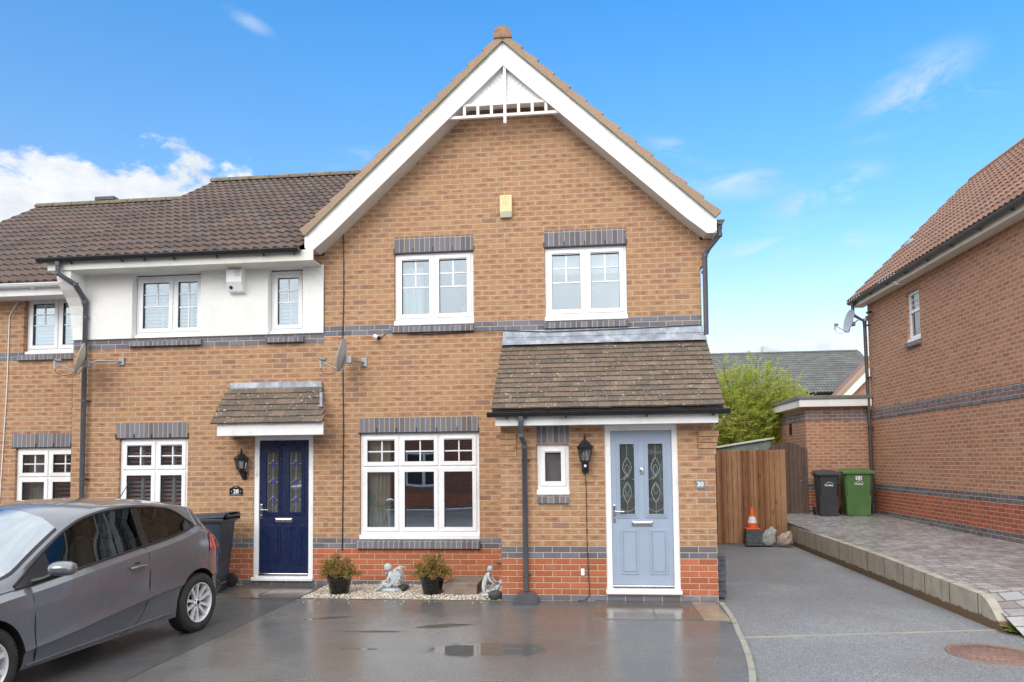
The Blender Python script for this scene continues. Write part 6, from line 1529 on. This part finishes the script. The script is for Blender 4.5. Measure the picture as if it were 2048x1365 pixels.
# the ash-like tree behind the fence
TL = leaf_mat('ash_leaves', [(.44, .52, .08), (.54, .60, .10), (.36, .45, .09), (.62, .64, .16), (.28, .38, .08), (.60, .58, .09), (.66, .66, .26)], .45)
BARK = pm('bark', (.12, .10, .075), .9, var=.3, bump=.7)
def tree(label, x, y, z0, trunk_h, lobes, n_leaf, seed, leafsize=.10, mat=None):
    R = random.Random(seed); root = thing('ash_tree', label, 'tree', (x, y, z0)); b = Vector((x, y, z0))
    t_ = MB(); fork = b+Vector((0, 0, trunk_h)); t_.tube([b, b+Vector((.03, 0, trunk_h*.5)), fork], [.10, .08, .065], 10)
    for c, r in lobes:
        c = Vector(c); mid = (fork+c)/2+Vector((0, 0, -.1)); t_.tube([fork, mid, c, c+Vector((0, 0, r[2]*.7))], [.05, .035, .018, .006], 7)
    t_.build('trunk', BARK, root)
    f = MB(); tw = MB(); vol = [r[0]*r[1]*r[2] for c, r in lobes]; tot = sum(vol)
    for (c, r), v in zip(lobes, vol):
        c = Vector(c); nsp = int(n_leaf/12*v/tot)
        for i in range(nsp):
            d = rv3(R); q = R.uniform(.35, 1)**.5; bump = 1+.35*mnoise.noise(d*2.5+c)
            p = c+Vector((d.x*r[0], d.y*r[1], d.z*r[2]))*q*bump
            dr = (Vector((d.x, d.y, d.z*.6+.55))+rv3(R)*.55).normalized(); L_ = R.uniform(.18, .34)
            e = p+dr*L_
            side = dr.cross(Vector((0, 0, 1))).normalized()
            for k in range(12):
                s_ = (1 if k % 2 else -1); o = p+dr*L_*(k//2+1)/6.5
                leaf(f, o, (side*s_+dr*.7+rv3(R)*.35), rv3(R)*.4+Vector((0, 0, 1)), leafsize*R.uniform(.7, 1.2), leafsize*.30)
    f.build('crown', mat or TL, root)
    return root
lob = [((7.9, 10.6, 2.7), (1.15, 1.0, .95)), ((9.15, 10.8, 2.6), (1.15, 1.0, .85)), ((7.75, 10.7, 3.5), (.55, .6, .75)), ((8.45, 10.8, 3.45), (.75, .7, .75)), ((9.2, 10.9, 3.3), (.65, .6, .6)), ((7.65, 10.7, 4.15), (.22, .25, .45)), ((8.55, 10.8, 4.15), (.26, .26, .5)), ((9.15, 10.9, 3.95), (.25, .25, .42)), ((9.6, 10.9, 3.65), (.2, .22, .4)), ((8.0, 10.4, 1.9), (1.1, .9, .7)), ((9.2, 10.8, 1.9), (1.0, .8, .7)), ((9.75, 11.0, 2.9), (.35, .5, .45)), ((7.0, 10.8, 2.8), (.7, .8, 1.0)), ((7.1, 10.8, 3.7), (.3, .4, .5))]
tree('bright yellow-green leafy tree behind the wooden fence', 8.5, 10.8, .2, 1.3, lob, 62000, 5)
# hedge mass lower down behind the shed
HL = leaf_mat('dark_leaves', [(.06, .10, .03), (.10, .15, .04), (.05, .08, .025), (.13, .18, .05)], .2)
R = random.Random(9); f = MB()
for i in range(9000):
    p = Vector((R.uniform(5.6, 9.0), R.uniform(11.6, 12.6), R.uniform(.3, 2.3))); p.z *= 1+.2*mnoise.noise(Vector((p.x*1.5, 0, 0))); leaf(f, p, rv3(R), rv3(R), .10, .05)
tag(f.build('hedge', HL, origin=(7.3, 12, 0)), 'dark green hedge low behind the shed and under the tree', 'hedge')
# weeds along the kerb and at the end of the retaining wall
WD = leaf_mat('weed_leaves', [(.16, .30, .04), (.24, .38, .06), (.12, .22, .03)], .3)
def weed(label, x, y, z, n, ln, wd, seed, low=.35, cat='weed', flat=1.):
    R = random.Random(seed); m = MB()
    for k in range(n):
        a = R.uniform(0, 2*PI); p = Vector((x+R.uniform(-.02, .02), y+R.uniform(-.02, .02), z)); L_ = ln*R.uniform(.6, 1.1); h = R.uniform(low*.5, low*1.5)
        d0 = Vector((math.cos(a), math.sin(a), h)).normalized(); s_ = Vector((-math.sin(a), math.cos(a), 0)); pts = []
        for q in range(6):
            u = q/5; c = p+d0*L_*u-Vector((0, 0, L_*.25*u*u)); c.z = max(c.z, z+.004); w_ = wd*math.sin(PI*min(.98, u*.85+.12)); pts += [c-s_*w_/2+Vector((0, 0, .15*w_)), c+Vector((0, 0, 0)), c+s_*w_/2+Vector((0, 0, .15*w_))]
        m.add(pts, [(3*q+i, 3*q+3+i, 3*q+4+i, 3*q+1+i) for q in range(5) for i in range(2)])
    return tag(m.build('weed', WD, origin=(x, y, z)), label, cat, 'weeds along the kerbs')
weed('bright green weed tuft on the kerb beside the doorstep slab', 5.325, -2.14, -.02, 34, .075, .02, 1, .8)
weed('small green weed sprouting halfway along the curved kerb', 5.20, -3.50, -.02, 12, .06, .014, 2, .6)
weed('lowest tiny weed on the curved kerb at the bottom edge', 5.10, -4.05, -.02, 12, .06, .014, 3, .6)
weed('broad-leaved dock plant at the near end of the retaining wall', 8.06, -2.36, -.02, 11, .19, .07, 4, .75)
# ------------------------------------------------------------------ daylight
EXPO = 1.0
WISPS = [(.406, .42, .11, .045, .35, .65), (.483, .405, .06, .02, -.1, .5), (.306, .323, .10, .035, .3, .7), (.208, .354, .12, .03, -.1, .45), (.28, .269, .16, .02, 0, .5), (-.457, .533, .045, .012, -.3, .35), (-.312, .396, .06, .02, .2, .5), (.124, .401, .06, .02, -.4, .4)]
SUN_EL, SUN_AZ = math.radians(36), math.radians(196)
w = bpy.data.worlds.new('World'); scene.world = w; w.use_nodes = True
wn = w.node_tree; wn.nodes.clear(); t = NT(wn)
sky = t.n('ShaderNodeTexSky', sky_type='NISHITA'); sky.sun_disc = False
sky.sun_elevation = SUN_EL; sky.sun_rotation = SUN_AZ; sky.air_density = 1.0; sky.dust_density = .4; sky.ozone_density = 2.0; sky.altitude = 100
D = t.n('ShaderNodeTexCoord').outputs['Generated']
dx, dy, dz = t.xyz(D)
az = t.math('ARCTAN2', dx, dy); el = t.math('ARCSINE', dz)
# deeper azure overhead, paler towards the horizon, a touch deeper on the right
k = t.math('ADD', el, t.math('MULTIPLY', az, .10))
tint = t.ramp(t.rng(k, .0, .62), [(0, (.92, .76, .80)), (.22, (1.02, .83, .91)), (.5, (.70, 1.0, 1.14)), (.8, (.50, 1.04, 1.33)), (1, (.36, 1.02, 1.42))])
skyc = t.mix(1., sky.outputs[0], tint, 'MULTIPLY')
skyc = t.mix(t.rng(el, .0, .30, .50, 0.), skyc, (5.2, 6.0, 7.2))
skyc = t.mix(1., skyc, (1.32, 1.32, 1.32), 'MULTIPLY')
def blob(a0, e0, ra, re, rot=0.):
    """soft patch of thin cloud round azimuth a0, elevation e0"""
    ca, sa = math.cos(rot), math.sin(rot)
    a = t.math('SUBTRACT', az, a0); e = t.math('SUBTRACT', el, e0)
    u = t.math('DIVIDE', t.math('ADD', t.math('MULTIPLY', a, ca), t.math('MULTIPLY', e, sa)), ra)
    v = t.math('DIVIDE', t.math('SUBTRACT', t.math('MULTIPLY', e, ca), t.math('MULTIPLY', a, sa)), re)
    return t.rng(t.math('SQRT', t.math('ADD', t.math('MULTIPLY', u, u), t.math('MULTIPLY', v, v))), 0., 1., 1., 0., smooth=True)
n1 = t.noise(t.comb(az, t.math('MULTIPLY', el, 1.5), 0.), 10, 8, .60)
n2 = t.noise(t.comb(az, t.math('MULTIPLY', el, 2.6), 4.), 8, 7, .62, dist=.5)
top = t.rng(az, -.78, -.60, .335, .372)
fade = t.rng(az, -.42, -.33, 0., 1.)
lim = t.math('SUBTRACT', t.math('ADD', top, t.math('MULTIPLY', t.math('SUBTRACT', n1, .5), .20)), t.math('MULTIPLY', fade, .22))
bank = t.rng(t.math('SUBTRACT', lim, el), -.004, .02, smooth=True)
wn2 = t.rng(n2, .40, .66, smooth=True)
ws = None
for a0, e0, ra, re, rot, st in WISPS:
    q = t.math('MULTIPLY', t.math('MULTIPLY', blob(a0, e0, ra, re, rot), wn2), st)
    ws = q if ws is None else t.math('MAXIMUM', ws, q)
low = t.math('MULTIPLY', t.rng(t.noise(t.comb(az, t.math('MULTIPLY', el, 2.), 9.), 11, 5), .44, .68), t.rng(el, .13, .20, .85, 0.))
cl = t.math('MAXIMUM', bank, t.math('MAXIMUM', ws, low))
shade = t.noise(t.comb(az, t.math('MULTIPLY', el, 1.5), 2.), 10, 7, .6)
cc = t.mix(t.rng(shade, .38, .60), (4.3, 4.7, 5.2), (6.0, 6.15, 6.3))
# broken overcast overhead and behind the photographer
ov = t.math('MAXIMUM', t.rng(el, .58, .80), t.rng(dy, .30, -.05))
ovn = t.math('MULTIPLY', ov, t.rng(t.noise(D, 2.4, 5, .6), .30, .50, .8, 1.))
cb = t.mix(t.rng(t.noise(D, 3.1, 5, .6), .3, .7), (8.6, 9.0, 9.6), (12.5, 12.6, 12.8))
fin = t.mix(ovn, t.mix(cl, skyc, cc), cb)
bg = t.n('ShaderNodeBackground'); wn.links.new(fin, bg.inputs[0]); bg.inputs[1].default_value = .085
wo = t.n('ShaderNodeOutputWorld'); wn.links.new(bg.outputs[0], wo.inputs[0])
sl = bpy.data.lights.new('sun', 'SUN'); so = bpy.data.objects.new('sun', sl); COL.objects.link(so)
sl.energy = .9; sl.angle = math.radians(38); sl.color = (1, .965, .91)
sd = Vector((math.sin(SUN_AZ)*math.cos(SUN_EL), math.cos(SUN_AZ)*math.cos(SUN_EL), math.sin(SUN_EL)))
so.rotation_euler = sd.to_track_quat('Z', 'Y').to_euler(); so.location = (0, -20, 20)
# ------------------------------------------------------------------ camera
cam = bpy.data.cameras.new('camera'); camo = bpy.data.objects.new('camera', cam); COL.objects.link(camo)
_r = Vector((0.9943669514438177, 0.10546135289217831, -0.010595703019600364))
_f = Vector((-0.10470481475385066, 0.9929018747127051, 0.05641603459440815))
_u = Vector((0.016470204725198487, -0.05498881921033652, 0.9983511216591902))
camo.matrix_world = Matrix((( _r.x, _u.x, -_f.x, 3.824823), (_r.y, _u.y, -_f.y, -10.198705), (_r.z, _u.z, -_f.z, 1.745087), (0, 0, 0, 1)))
cam.sensor_width = 36; cam.lens = 1452.806/2048*36; cam.shift_y = (841.185-682.5)/2048; cam.clip_end = 2000; cam.clip_start = .05
scene.camera = camo
scene.view_settings.view_transform = 'Standard'; scene.view_settings.look = 'None'
scene.view_settings.gamma = 1; scene.view_settings.exposure = EXPO
